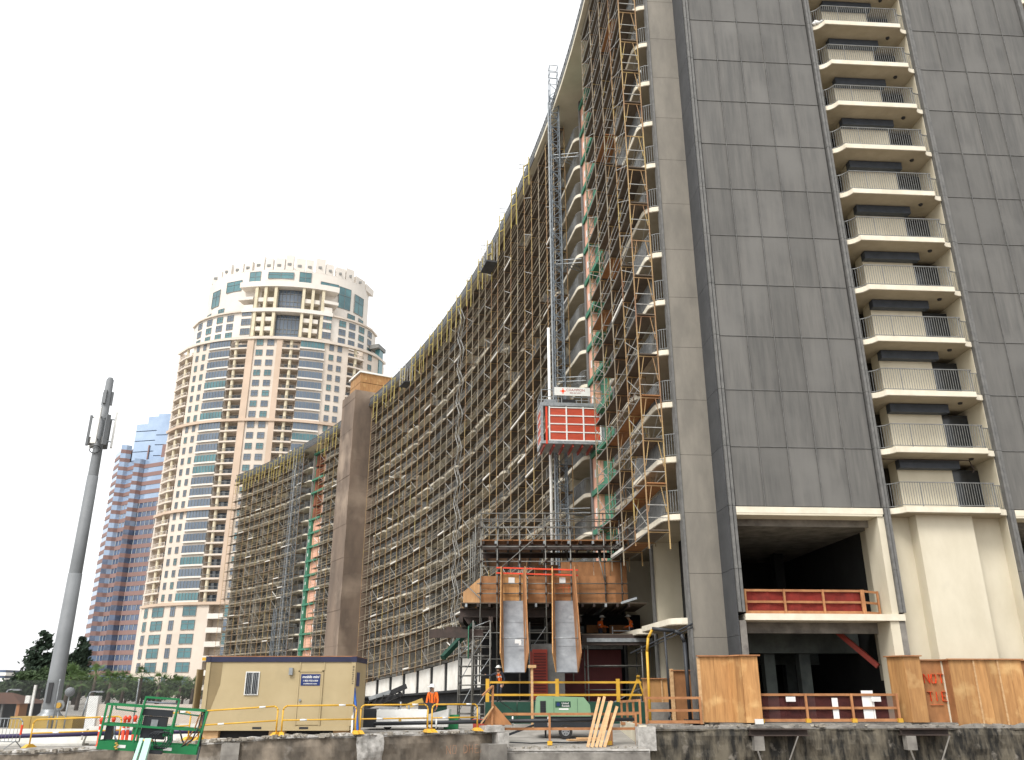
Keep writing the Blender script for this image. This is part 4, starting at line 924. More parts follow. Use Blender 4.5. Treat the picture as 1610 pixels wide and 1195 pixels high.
# concrete barriers
prof = [(-.3, 0), (.3, 0), (.3, .08), (.16, .3), (.1, .62), (-.1, .62), (-.16, .3), (-.3, .08)]
bm = MB(); n = len(prof); bm.v = [(-1.95, y, z) for y, z in prof]+[(1.95, y, z) for y, z in prof]
bm.f = [tuple(range(n))[::-1], tuple(range(n, 2*n))]+[(q, (q+1) % n, n+(q+1) % n, n+q) for q in range(n)]; bm.m = [0]*(n+2); bm.sm = [False]*(n+2)
bme = bm.mesh('concrete_barrier', 'barrier')
for i, (x, y, rz, lab) in enumerate(((-19.4, 37.2, -1, 'white concrete barrier behind the grey crowd barrier'), (-15.4, 37.2, 1, 'white concrete barrier behind the yellow rail, left of the green lift'), (-11.6, 36.9, 4, 'concrete barrier behind the green lift basket, next to the site office'), (-15.6, 40.0, 2, 'rear concrete barrier right of the ochre wall'))):
    o = bpy.data.objects.new('concrete_barrier', bme); o.location = (x, y, gz(x)-(.12 if x > -12 else 0)); o.rotation_euler = (0, 0, R(rz)); link(o); tag(o, lab, 'barrier', 'concrete barriers')
# yellow barriers
def ybar(p, q, label):
    p, q = V(p), V(q); d = (q-p).normalized(); t = thing('yellow_barrier', p, label, 'barrier', 'yellow pedestrian barriers'); H = .98
    up = lambda a, z: a+V((0, 0, z))
    pa, pb = p+d*.05, q-d*.05
    MB().path([up(pa, .1), up(pa, H-.14), up(pa+d*.04, H-.05), up(pa+d*.14, H), up(pb-d*.14, H), up(pb-d*.04, H-.05), up(pb, H-.14), up(pb, .1)], .03, 8).build('tube_frame', 'yellow_rail', t)
    MB().tube(up(pa, .5), up(pb, .5), .026, 8).build('mid_tube', 'yellow_rail', t)
    for a in (pa, pb):
        nn = V((-d.y, d.x, 0)); g = MB(); g.hexa([a+nn*x+d*y for x, y in ((-.35, -.1), (-.35, .1), (.35, .1), (.35, -.1))]+[up(a+nn*x+d*y, .12) for x, y in ((-.12, -.06), (-.12, .06), (.12, .06), (.12, -.06))]); g.build('foot', 'yellow_rail', t)
    for f in (.28, .8): c = up(pa.lerp(pb, f), .5 if f < .5 else H); MB().tube(c-d*.12, c+d*.12, .034, 8).build('tape_wrap', 'paper', t)
def gp(px, Y): v = at(px, 1140, Y); return V((v.x, v.y, gz(v.x)+.06))
ybar(gp(50, 34.6), gp(192, 34.2), 'yellow pedestrian barrier left of the green lift basket')
ybar(gp(233, 34.4), gp(300, 34.0), 'yellow pedestrian barrier seen through the green lift basket')
ybar(gp(312, 32.8), gp(437, 32.2), 'yellow pedestrian barrier before the window of the site office')
ybar(gp(441, 32.2), gp(561, 33.0), 'yellow pedestrian barrier before the door of the site office')
ybar(gp(564, 33.1), gp(674, 34.3), 'yellow pedestrian barrier before the white pump')
ybar(gp(677, 34.35), gp(752, 35.6), 'yellow pedestrian barrier ending at the plywood gusset post')
# grey crowd barrier
t = thing('crowd_barrier', (-20.5, 35.2, -.55), 'grey steel crowd barrier at the lower left edge', 'barrier')
a, b = V((-21.8, 35.1, -.55)), V((-18.95, 34.9, -.55)); d = (b-a).normalized(); u = lambda p, z: p+V((0, 0, z))
MB().path([u(a, .25), u(a, 1.0), u(a+d*.1, 1.08), u(b-d*.12, 1.08), u(b, .96), u(b, .25), u(a, .25)], .022, 6).build('tube_frame', 'galv', t)
for i in range(1, 19): p = a.lerp(b, i/19); MB().tube(u(p, .25), u(p, 1.07), .01, 5).build('bar', 'galv', t)
for p in (a+d*.3, b-d*.15): MB().bar(u(p, .28)+V((0, -.0, 0)), p+V((-.2, -.35, .02)), .03).bar(u(p, .28), p+V((.1, .3, .02)), .03).build('foot', 'galv', t)
MB().bar(u(b, .5), u(b, .85), .06).build('red_tag', 'delineator', t)
# site office container
t = thing('site_office', (-8.8, 34.9, .14), 'tan container site office with blue sign on its door', 'site office')
TX0, TX1, TY0, TY1, TZ0, TZ1 = -11.7, -5.98, 33.75, 36.2, .14, 2.74
MB().bb(TX0, TX1, TY0, TY1, TZ0+.02, TZ1-.17).build('body', 'trailer_tan', t)
MB().bb(TX0-.02, TX1+.02, TY0-.04, TY1+.04, TZ1-.169, TZ1+.02).build('top_rail', 'navy', t); MB().bb(TX0+.02, TX1-.02, TY0+.02, TY1, TZ1+.021, TZ1+.05).build('roof_sheet', 'timber', t)
MB().bb(TX0+.1, TX1-.1, TY0-.035, TY0-.005, TZ0, TZ0+.16).build('bottom_rail', 'trailer_tan', t)
for x in (TX0, TX1-.16): MB().bb(x, x+.16, TY0-.04, TY0-.004, TZ0+.161, TZ1-.171).build('corner_post', 'trailer_tan', t)
for x in (TX0-.03, TX1-.15): MB().bb(x, x+.18, TY0-.06, TY0+.1, TZ1-.17, TZ1+.03).build('corner_casting', 'navy', t)
for x in (-9.7, -7.95): MB().bb(x, x+.34, TY0-.04, TY0-.034, TZ0+.05, TZ0+.13).build('fork_pocket', 'joint', t)
g = MB(); g.quad((TX0+.17, TY0-.006, TZ1-.172), (TX0+.62, TY0-.006, TZ1-.172), (TX0+.6, TY0-.006, TZ1-1.0), (TX0+.17, TY0-.006, TZ0+.17)); g.build('brown_flash', 'trailer_dark', t)
w = MB().bb(-10.15, -9.62, TY0-.04, TY0-.006, 1.38, 2.22).build('window', 'white_paint', t)
for k in range(2): MB().bb(-10.12+k*.26, -9.89+k*.24, TY0-.046, TY0-.041, 1.42, 2.18).build('pane', 'door_glass', w)
for k in range(8): MB().bb(-10.11+k*.062, -10.095+k*.062, TY0-.07, TY0-.055, 1.4, 2.2).build('window_bar', 'galv', w)
d = MB().bb(-8.08, -7.25, TY0-.03, TY0-.006, TZ0+.2, 2.2).build('door', 'trailer_tan', t)
for (x0, x1, z0, z1) in ((-8.14, -8.09, TZ0+.17, 2.26), (-7.24, -7.19, TZ0+.17, 2.26), (-8.14, -7.19, 2.21, 2.27)): MB().bb(x0, x1, TY0-.05, TY0-.006, z0, z1).build('door_frame', 'trailer_tan', t)
for x in (-8.12, -7.2): MB().bb(x, x+.04, TY0-.03, TY0-.006, 2.28, TZ1-.18).build('seam', 'trailer_tan', t)
MB().tube((-8.0, TY0-.03, 1.2), (-8.0, TY0-.09, 1.2), .045, 8).build('handle', 'galv', d)
sg = MB().bb(-8.03, -7.3, TY0-.045, TY0-.031, 1.72, 2.13).build('sign_plate', 'sign_blue', t)
text('mobile mini', .135, (-7.665, TY0-.05, 2.03), FACE, 'paper', sg, shear=.25, bold=.003); text('1-800-950-6464', .09, (-7.665, TY0-.05, 1.89), FACE, 'paper', sg, bold=.001); text('mobilemini.com', .08, (-7.665, TY0-.05, 1.79), FACE, 'paper', sg, bold=.001)
MB().bb(-8.5, -8.36, TY0-.12, TY0-.006, 2.1, 2.36).build('wall_lamp', 'galv', t)
text('M M 2 0 5 6 7 4', .1, (TX1-.08, TY0-.045, 2.1), FACE @ Matrix.Rotation(R(-90), 3, 'Z'), 'joint', t)
MB().bb(TX1+.004, TX1+.02, TY0+.3, TY0+.9, 1.7, 2.2).build('side_placard', 'sign_blue', t)
MB().bb(TX0-.28, TX0-.22, TY0-.2, TY0+.4, .9, 2.3).build('open_shutter', 'trailer_dark', t); MB().bb(TX0-.3, TX0-.285, TY0-.1, TY0+.3, 1.0, 2.2).build('shutter_panel', 'galv', t)
MB().bb(TX0-.2, TX0-.03, TY0+.0, TY0+.2, TZ1-.12, TZ1+.0).build('amber_marker', 'hose_yellow', t)
MB().bb(TX0+.3, TX1-.3, TY0+.35, TY1-.3, -.5, TZ0+.01).build('underside_shade', 'joint', t)  # near-black box added for the shade in the gap under the office
for x in (-11.3, -8.8, -6.4): MB().bb(x-.3, x+.3, TY0+.1, TY1-.1, gz(x), TZ0).build('sleeper', 'lumber_new', t)
t = thing('blue_tarp_strip', (-5.75, 34, 0), 'bright blue tarpaulin strip leaning on the office corner', 'tarpaulin'); MB().bar((-5.72, 33.6, .05), (-6.03, 33.9, 1.75), .06, .16, up=(0, -1, 0)).build('strip', 'blue_tarp', t); MB().bar((-5.95, 33.6, .05), (-6.0, 33.85, 1.0), .06, .1, up=(0, -1, 0)).build('strip', 'paper', t)
# white concrete pump with folded conveyor
t = thing('concrete_pump', (-4.6, 38.5, 0), 'white trailer pump with dark engine behind the yellow barrier', 'pump')
MB().prism([(-6.05, 37.8), (-3.95, 37.8), (-3.95, 39.2), (-6.05, 39.2)], .12, .8).build('hood', 'white_paint', t); MB().hexa([(-3.9, 37.8, .12), (-3.05, 37.8, .12), (-3.05, 39.2, .12), (-3.9, 39.2, .12), (-3.95, 37.6, .6), (-3.0, 37.6, .82), (-3.0, 39.4, .82), (-3.95, 39.4, .6)]).build('hopper', 'white_paint', t)
MB().bb(-6.6, -6.08, 37.8, 39.2, .1, .82).build('engine', 'plastic_black', t); MB().bb(-4.35, -3.8, 38.2, 38.9, .6, 1.05).build('valve_block', 'plastic_black', t)
for k in range(8): MB().bb(-6.62, -6.6, 37.9, 39.1, .18+k*.075, .21+k*.075).build('grille_bar', 'mullion', t)
MB().bb(-6.0, -5.2, 38.0, 39, .81, .87).build('lid', 'galv', t); MB().tube((-5.1, 38.2, .8), (-5.1, 38.2, 1.1), .04).tube((-4.75, 38.2, .8), (-4.75, 38.2, 1.0), .06).build('exhaust', 'galv', t); MB().bar((-4.9, 38.6, .9), (-4.2, 38.6, 1.15), .15, .2).build('arm', 'ochre', t)
MB().tube((-5.05, 37.79, .38), (-5.05, 37.74, .38), .06, 10).build('filler_cap', 'ochre', t); MB().tube((-3.8, 37.79, .42), (-3.8, 37.74, .42), .05, 10).build('filler_cap', 'plastic_black', t)
for x in (-5.6, -3.6):
    w = MB().tube((x, 38.0, .17), (x, 38.2, .17), .17, 14).build('wheel', 'rubber', t)
for ch in t.children: ch.location.x += .35
t = thing('folding_conveyor', (-6, 42, 0), 'dark folded steel conveyor rising behind the pump', 'conveyor')
MB().bar((-7.4, 42, .6), (-5.2, 42, 1.4), .4, .16).build('boom', 'black_steel', t); MB().bar((-6.7, 41.9, 1.2), (-5.7, 41.9, 1.5), .3, .16).build('steel_tray', 'galv', t); MB().bar((-5.7, 42, 1.45), (-5.0, 42, 1.75), .4, .22).build('head', 'black_steel', t)
for k in range(6): MB().bar((-7.1+k*.32, 41.7, .7+k*.12), (-6.95+k*.32, 41.7, 1.0+k*.12), .05).build('strut', 'black_steel', t)
MB().bar((-6.9, 42, 0), (-6.9, 42, .6), .3).build('leg', 'black_steel', t); MB().bar((-5.3, 42, 0), (-5.3, 42, 1.5), .12).build('leg', 'black_steel', t)
for i, (x, y, c, lab) in enumerate(((-2.6, 38.6, 'boom_green', 'bright green tool crate between pump and shoring towers'), (-3.3, 41, 'dark_green', 'dark green box on the ground behind the orange shirted worker'), (-1.4, 39.5, 'red_paint', 'low red box beside the foot of the shoring tower'))):
    t = thing('tool_crate', (x, y, 0), lab, 'crate'); h = (.5, .9, .3)[i]; MB().bb(x-.3, x+.3, y-.3, y+.3, .02, h).build('crate_body', c, t); MB().bb(x-.33, x+.33, y-.33, y+.33, h+.002, h+.07).build('lid', c, t)
# green compressor
t = thing('air_compressor', (2.25, 40.3, -.42), 'pale green towable compressor with company sign on the sunken ramp', 'compressor')
cy0, cy1 = 39.7, 41.2
P = [(1.02, .48), (3.5, .48), (3.46, .95), (3.2, 1.27), (1.2, 1.32), (1.1, 1.25)]
g = MB(); n = len(P); g.v = [(x, cy0, z) for x, z in P]+[(x, cy1, z) for x, z in P]; g.f = [tuple(range(n)), tuple(range(2*n-1, n-1, -1))]+[(q, n+q, n+(q+1) % n, (q+1) % n) for q in range(n)]; g.m = [0]*(n+2); g.sm = [False]*(n+2); g.build('canopy', 'compressor', t)
MB().bb(1.0, 3.6, cy0+.1, cy1-.1, .0, .47).build('chassis', 'plastic_black', t); MB().bb(1.25, 1.5, cy0-.012, cy0-.003, .58, 1.12).build('grille', 'joint', t)
for k in range(7): MB().bb(1.25, 1.5, cy0-.03, cy0-.013, .6+k*.075, .625+k*.075).build('grille_bar', 'plastic_black', t)
for x in (1.85, 2.9): MB().bb(x, x+.012, cy0-.008, cy0-.003, .5, 1.22).build('door_seam', 'dark_green', t)
s_ = MB().bb(1.92, 2.6, cy0-.012, cy0-.003, .85, 1.1).build('sign_plate', 'dark_green', t)
text('United', .115, (2.36, cy0-.018, 1.02), FACE, 'paper', s_, bold=.001); text('Rentals', .115, (2.38, cy0-.018, .91), FACE, 'paper', s_, bold=.001); MB().tube((2.05, cy0-.013, .975), (2.05, cy0-.02, .975), .08, 14).build('emblem', 'sign_blue', s_)
MB().bb(2.08, 2.5, cy0-.01, cy0-.003, .75, .81).build('number_plate', 'paper', t)
w = MB().tube((2.35, cy0-.1, -.13), (2.35, cy0+.14, -.13), .3, 18).build('wheel', 'rubber', t); MB().tube((2.35, cy0-.115, -.13), (2.35, cy0-.1, -.13), .18, 14).build('rim', 'galv', w)
for k in range(6): a = k*math.pi/3; MB().tube((2.35+.11*math.cos(a), cy0-.12, -.13+.11*math.sin(a)), (2.35+.11*math.cos(a), cy0-.116, -.13+.11*math.sin(a)), .03, 8).build('rim_hole', 'joint', w)
MB().bar((1.0, 40.4, .1), (-.2, 40.2, -.3), .09).build('drawbar', 'plastic_black', t); MB().bar((1.5, 40.4, 0), (1.5, 40.4, -.46), .08).build('jack_stand', 'plastic_black', t)
tag(MB().path([(-.1, 38.4, -.5), (.8, 38.0, -.52), (1.8, 38.3, -.5), (2.8, 37.9, -.5), (3.6, 38.4, -.48)], .03, 6).path([(.2, 40.5, .6), (-.6, 37, 1.2), (-1, 36.5, 1.5)], .018, 5).build('air_hose', 'plastic_black'), 'black air hose lying on the ramp in front of the compressor', 'hose')
# delineator posts
def post(px, Y, label, h=1.05):
    v = at(px, 1150, Y); zg = gz(v.x)+.01; t = thing('delineator_post', (v.x, v.y, zg), label, 'delineator', 'red delineator posts'); c = (v.x, v.y, zg)
    MB().lathe(c, [(.2, 0), (.2, .05), (.06, .08), (.055, h-.16), (.075, h-.14), (.075, h-.06), (.03, h-.02), (.03, h), (0, h)], 10).build('tube', 'delineator', t)
    for z in (.55, .74): MB().lathe(c, [(.062, z), (.062, z+.06)], 10).build('reflective_band', 'paper', t)
for i, (px, Y, lab) in enumerate(((157, 33.6, 'red delineator post at the left corner of the lift basket'), (176, 34.6, 'second red delineator seen through the left of the basket'), (194, 34.0, 'third red delineator post, with its handle high'), (200.5, 34.2, 'fourth red delineator close beside the third'), (210, 34.8, 'fifth red delineator left of the control box'), (218, 35.0, 'rightmost red delineator, half hidden by the control box'))): post(px, Y, lab)
# ------------------------------------------------------------------ boom lift
t = thing('boom_lift', (-8.9, 15.5, -6), 'green boom lift basket raised from the excavation on a mint white arm', 'boom lift')
BO = V((-10.35, 22.7, .16)); BM = Matrix.Rotation(R(16), 3, 'Z') @ Matrix.Rotation(R(4.2), 3, 'Y')
def bp(x, y, z): return BO+BM @ V((x, y, z))
def bl(p, q, r=.025, m='boom_green', nm='rail', sq=True):
    g = MB(); g.bar(bp(*p), bp(*q), r*2) if sq else g.tube(bp(*p), bp(*q), r, 8); return g.build(nm, m, t)
BW, BD = 2.36, .86
def bbx(x0, x1, y0, y1, z0, z1, m, nm, par=None):
    g = MB(); g.hexa([bp(*p) for p in ((x0, y0, z0), (x1, y0, z0), (x1, y1, z0), (x0, y1, z0), (x0, y0, z1), (x1, y0, z1), (x1, y1, z1), (x0, y1, z1))]); return g.build(nm, m, par or t)
bbx(0, BW, 0, BD, .0, .03, 'galv', 'floor')
bbx(0, BW, -.02, 0, .0, .2, 'boom_green', 'toe_plate'); bbx(0, BW, BD, BD+.02, 0, .2, 'boom_green', 'toe_plate'); bbx(-.02, 0, 0, BD, 0, .2, 'boom_green', 'toe_plate'); bbx(BW, BW+.02, 0, BD, 0, .2, 'boom_green', 'toe_plate')
for x in (.45, 1.55): bbx(x, x+.2, -.03, -.021, .06, .13, 'paper', 'label_plate')
for x in (.0, .8, 1.62, BW):
    for y in (0, BD):
        hh = 1.28 if x in (.8, 1.62) and y == 0 else 1.05
        bl((x, y, .2), (x+(.08 if y == 0 and 0 < x else 0), y, hh), .022, nm='upright')
for y in (0, BD):
    bl((0, y, .58), (BW, y, .58)); bl((0, y, 1.05), (.85 if y == 0 else BW, y, 1.05))
bl((1.68, 0, 1.05), (BW, 0, 1.05)); bl((.86, 0, 1.28), (1.7, 0, 1.28)); bl((.9, 0, 1.17), (1.68, 0, 1.17), .02, 'mast_blue', 'roller', False)
for x in (0, BW): bl((x, 0, 1.05), (x, BD, 1.05)); bl((x, 0, .58), (x, BD, .58))
for x0 in (.22, 1.75): bl((x0, .05, .95), (x0+.5, .05, .92), .018, 'green_trim', 'hand_rail', False); bl((x0, .05, .95), (x0-.02, .05, 1.05), .018, 'green_trim', 'hand_rail', False)
bbx(.86, 1.58, .06, .38, .84, 1.0, 'plastic_black', 'console'); bbx(.92, 1.5, .08, .3, .3, .83, 'plastic_black', 'control_box'); bbx(1.12, 1.28, .05, .07, .58, .76, 'galv', 'data_plate')
bbx(.08, .24, .1, .5, .22, .56, 'plastic_black', 'tool_bin'); bbx(.72, .92, .02, .06, .38, .55, 'boom_green', 'corner_gusset'); bbx(1.46, 1.66, .02, .06, .38, .55, 'boom_green', 'corner_gusset')
g = MB()
for k in range(4):
    c = bp(1.35+.06*k, -.05-.04*k, .3); g.path([c+V((.22*math.cos(a), .05*math.sin(a*2), .2*math.sin(a))) for a in [i*math.pi/6 for i in range(13)]], .014, 5)
g.build('hose_coil', 'plastic_black', t)
g = MB(); g.path([bp(2.3, .1, 1.02), bp(2.3, -.05, .7), bp(2.2, -.05, .35), bp(1.95, 0, .15)], .02, 6); g.path([bp(2.35, .05, 1.05), bp(2.42, -.03, .2), bp(2.38, -.05, -1.0)], .025, 6); g.path([bp(1.8, .3, .6), bp(1.95, .2, .3), bp(2.1, .1, .15)], .02, 6); g.build('hanging_lead', 'plastic_black', t)
g = MB(); g.path([bp(2.25, .2, .95), bp(2.2, .1, .6), bp(2.0, .1, .2)], .02, 6); g.path([bp(2.33, .1, .95), bp(2.32, .05, .5), bp(2.05, .05, .14)], .016, 6); g.build('hanging_lead', 'timber', t)
g = MB(); g.path([bp(.3, -.03, .55), bp(.33, -.05, .35), bp(.42, -.05, .2)], .025, 6); g.build('harness_strap', 'mast_blue', t)
g = MB()
for k in range(4): c = bp(.42+.03*(k % 2), -.05, .16-.04*k); g.tube(c-V((.03, 0, 0)), c+V((.03, 0, 0)), .022, 6)
g.build('chain', 'ochre', t)
bbx(.9, 1.55, -.25, .0, -.02, .06, 'plastic_black', 'mount_plate')
MB().bar(bp(1.16, -.1, .25), V((-8.6, 20.6, -1.6)), .15, .2).build('jib', 'boom_mint', t); MB().bar(bp(1.0, -.1, .27), V((-8.9, 20.8, -1.5)), .08, .14).build('jib_link', 'boom_mint', t); MB().bar(V((-8.85, 20.9, -1.5)), V((-8.7, 15.5, -4.2)), .32, .36).build('main_boom', 'boom_mint', t)
MB().bb(-9.8, -7.6, 13.5, 17, -5.5, -4.3).build('turntable', 'boom_green', t)
for x in (-10, -7.4):
    for y in (13.6, 16.8): MB().tube((x-.2, y, -5.5), (x+.2, y, -5.5), .5, 14).build('wheel', 'rubber', t)
# ------------------------------------------------------------------ people
def person(label, loc, rz, pose, top='orange_cloth', legs='trousers', sleeves=None, hat='hat_white', brim=.17, vest=None):
    """pose: joints in local space, y forwards. one skinned body, hat as child"""
    J = {'pelvis': (0, 0, .95), 'spine': (0, 0, 1.12), 'chest': (0, 0, 1.34), 'neck': (0, .01, 1.5), 'jaw': (0, .03, 1.57), 'head': (0, .02, 1.68),
         'hl': (-.1, 0, .92), 'kl': (-.11, .02, .5), 'al': (-.11, -.01, .09), 'tl': (-.12, .15, .03), 'hr': (.1, 0, .92), 'kr': (.11, .02, .5), 'ar': (.11, -.01, .09), 'tr': (.12, .15, .03),
         'sl': (-.19, 0, 1.43), 'el': (-.25, .02, 1.14), 'wl': (-.25, .14, .92), 'pl': (-.25, .19, .84), 'sr': (.19, 0, 1.43), 'er': (.25, .02, 1.14), 'wr': (.25, .14, .92), 'pr': (.25, .19, .84)}
    J.update(pose)
    rad = {'pelvis': (.15, .11), 'spine': (.145, .105), 'chest': (.17, .12), 'neck': (.055, .055), 'jaw': (.07, .085), 'head': (.08, .1), 'hl': (.095, .095), 'kl': (.062, .062), 'al': (.048, .05), 'tl': (.045, .035),
           'sl': (.07, .07), 'el': (.05, .05), 'wl': (.036, .032), 'pl': (.042, .022)}
    for k in list(rad):
        if k.endswith('l') and len(k) == 2: rad[k[0]+'r'] = rad[k]
    E = [('pelvis', 'spine'), ('spine', 'chest'), ('chest', 'neck'), ('neck', 'jaw'), ('jaw', 'head'), ('pelvis', 'hl'), ('hl', 'kl'), ('kl', 'al'), ('al', 'tl'), ('pelvis', 'hr'), ('hr', 'kr'), ('kr', 'ar'), ('ar', 'tr'),
         ('chest', 'sl'), ('sl', 'el'), ('el', 'wl'), ('wl', 'pl'), ('chest', 'sr'), ('sr', 'er'), ('er', 'wr'), ('wr', 'pr')]
    names = list(J); me = bpy.data.meshes.new('body'); me.from_pydata([J[k] for k in names], [(names.index(a), names.index(b)) for a, b in E], [])
    o = bpy.data.objects.new('body_src', me); S.collection.objects.link(o)
    sk = o.modifiers.new('s', 'SKIN'); sb = o.modifiers.new('d', 'SUBSURF'); sb.levels = 2
    for i, k in enumerate(names): me.skin_vertices[0].data[i].radius = rad[k]; me.skin_vertices[0].data[i].use_root = (k == 'pelvis')
    bpy.context.view_layer.update(); dg = bpy.context.evaluated_depsgraph_get()
    body = bpy.data.meshes.new_from_object(o.evaluated_get(dg)); bpy.data.objects.remove(o)
    ms = [top, legs, 'skin', sleeves or top, 'paper', 'rubber']
    body.materials.clear()
    for m in ms: body.materials.append(MATS[m])
    grp = {'pelvis': 1, 'hl': 1, 'hr': 1, 'kl': 1, 'kr': 1, 'al': 5, 'ar': 5, 'tl': 5, 'tr': 5, 'spine': 0, 'chest': 0, 'sl': 3, 'sr': 3, 'el': 3, 'er': 3, 'wl': 3, 'wr': 3, 'pl': 2, 'pr': 2, 'neck': 2, 'jaw': 2, 'head': 2}
    JV = [(V(J[k]), grp[k]) for k in names]
    for p in body.polygons:
        c = p.center; best = min(JV, key=lambda q: (q[0]-c).length_squared)[1]; p.use_smooth = True
        if best == 0 and (abs(c.z-(J['chest'][2]-.1)) < .028): best = 4
        p.material_index = best
    # fingers, nose, eyes joined to the same surface
    bm = bmesh.new(); bm.from_mesh(body)
    def addtube(p, q, r, mi):
        d = (q-p); L = d.length; r_ = bmesh.ops.create_cone(bm, cap_ends=True, segments=6, radius1=r, radius2=r*.75, depth=L, matrix=Matrix.Translation((p+q)/2) @ d.to_track_quat('Z', 'Y').to_matrix().to_4x4())
        for v in r_['verts']:
            for f in v.link_faces: f.material_index = mi
    for sd in 'lr':
        w, p = V(J['w'+sd]), V(J['p'+sd]); d = (p-w).normalized(); sx = 1 if sd == 'r' else -1; side = d.cross(V((sx, 0, .3))).normalized()
        for i, L in enumerate((.062, .072, .068, .052)):
            b0 = p+side*(.024*(i-1.5)); k1 = b0+d*L*.6; addtube(b0-d*.02, k1, .0095, 2); addtube(k1, k1+d*L*.5+V((-.025*sx, .0, -.01)), .0085, 2)
        th = w.lerp(p, .5); addtube(th+side*-.02, th+side*-.06+d*.05, .011, 2)
    h = V(J['head']); jw = V(J['jaw']); fw = V((0, 1, 0))
    addtube(h+V((0, .07, -.03)), h+V((0, .125, -.06)), .016, 2)
    for sx in (-1, 1): addtube(h+V((sx*.032, .088, -.005)), h+V((sx*.032, .1, -.005)), .011, 5); addtube(h+V((sx*.08, 0, -.02)), h+V((sx*.1, -.01, -.025)), .025, 2)
    addtube(jw+V((-.025, .075, .0)), jw+V((.025, .075, .0)), .008, 5)
    bm.to_mesh(body); bm.free()
    t = thing('person', loc, label, 'person', None, rz)
    b = bpy.data.objects.new('body', body); S.collection.objects.link(b); b.parent = t
    g = MB(); g.lathe(h+V((0, 0, .02)), [(.118, 0), (.122, .03), (.108, .08), (.07, .125), (0, .14)], 14, 1, 1.18); g.lathe(h+V((0, .02, .02)), [(.1, .012), (brim, 0), (brim, .012), (.11, .03)], 14, 1, 1.15)
    ho = bpy.data.objects.new('hard_hat', g.mesh('hard_hat', hat)); S.collection.objects.link(ho); ho.parent = t
    # straps of the safety harness
    g = MB()
    c = V(J['chest']); p0 = V(J['pelvis'])
    for sx in (-1, 1): g.path([c+V((sx*.12, .1, .13)), c+V((sx*.06, .14, -.02)), p0+V((sx*.09, .12, .06))], .014, 5); g.path([c+V((sx*.12, -.09, .13)), c+V((0, -.135, -.05)), p0+V((sx*.1, -.11, .06))], .014, 5)
    so = bpy.data.objects.new('harness', g.mesh('harness', vest or 'dark_green')); S.collection.objects.link(so); so.parent = t
    return t
person('worker in orange shirt and wide white hard hat behind the yellow barrier', (-3.55, 39.9, 0), R(170), {'head': (.03, .02, 1.68)}, brim=.22)
person('worker in orange vest climbing beside the left chute, arm stretched to the tubes', (-.62, 46.6, 1.0), R(160), {'kl': (-.12, .22, .55), 'al': (-.12, .1, .14), 'tl': (-.12, .26, .09), 'wr': (.72, .1, 1.33), 'er': (.48, .05, 1.3), 'pr': (.8, .1, 1.36), 'chest': (.03, .08, 1.34), 'neck': (.04, .12, 1.48), 'jaw': (.04, .16, 1.55), 'head': (.04, .16, 1.66), 'sl': (-.16, .08, 1.42), 'sr': (.22, .08, 1.42)}, sleeves='trousers', vest='plastic_black')
person('left worker in orange on the work floor under the platform, bending his arms', (5.25, 51.6, 4.0), R(-65), {'wl': (-.2, .34, 1.12), 'pl': (-.18, .42, 1.12), 'wr': (.2, .34, 1.1), 'pr': (.18, .42, 1.1), 'chest': (0, .06, 1.33), 'neck': (0, .1, 1.48), 'jaw': (0, .15, 1.54), 'head': (0, .15, 1.65)})
person('right worker in orange on the work floor beside the concrete divider wall', (7.05, 51.2, 4.0), R(70), {'wl': (-.2, .32, 1.08), 'pl': (-.17, .4, 1.06), 'wr': (.2, .3, 1.1), 'pr': (.18, .38, 1.08), 'chest': (0, .05, 1.33), 'neck': (0, .1, 1.48), 'jaw': (0, .16, 1.54), 'head': (0, .17, 1.65)})
# ================================================================== mobile phone mast at the left
t = thing('phone_mast', (-27, 52, -.55), 'tall tapering grey phone mast with aerial panels near its top', 'mast')
PX, PY = at(81, 1110, 52).x, 52.0; PT = at(177, 597, 52).z
n = 4; zz = [-.5, 8.3, 14.4, PT]; rr = [.47, .375, .31, .205]
for i in range(3): MB().lathe((PX, PY, 0), [(rr[i], zz[i]), (rr[i+1]+.02, zz[i+1]-.01), (rr[i+1]*.9, zz[i+1])], 12).build('shaft_section', 'pole_grey', t)
MB().lathe((PX, PY, PT), [(.19, -.01), (.15, .12), (0, .14)], 12).build('cap', 'pole_grey', t); MB().lathe((PX, PY, -.55), [(.8, 0), (.8, .7), (.55, .9), (.49, 1.1)], 8).build('base_flange', 'galv', t)
MB().bb(PX-.12, PX+.12, PY-.52, PY-.43, .9, 2.0).build('access_hatch', 'joint', t)
for k in range(3):
    a = R(-90+k*120); d = V((math.cos(a), math.sin(a), 0)); c = V((PX, PY, 0))
    MB().box(c+d*.75+V((0, 0, PT-3.4)), (.12, .34, 2.4), a).build('panel_aerial', 'white_paint', t)
    e = V((math.cos(a+.9), math.sin(a+.9), 0)); MB().box(c+e*.7+V((0, 0, PT-3.6)), (.14, .26, 2.0), a+.9).build('panel_aerial', 'pole_grey', t)
    MB().box(c+e*.55+V((0, 0, PT-4.3)), (.25, .2, .5), a).build('radio_unit', 'mullion', t)
    for z in (PT-2.7, PT-4.2): MB().bar(c+V((0, 0, z)), c+d*.72+V((0, 0, z)), .07).build('bracket_arm', 'galv', t); MB().bar(c+V((0, 0, z)), c+e*.66+V((0, 0, z)), .06).build('bracket_arm', 'galv', t)
    MB().box(c+d*.3+V((0, 0, PT-1.3)), (.14, .2, .9), a).build('small_aerial', 'pole_grey', t)
g = MB(); g.path([V((PX+.35*math.cos(x), PY-.35, PT-4.9+.25*math.sin(x))) for x in [i*.6 for i in range(11)]], .03, 5); g.build('cable_loop', 'joint', t)
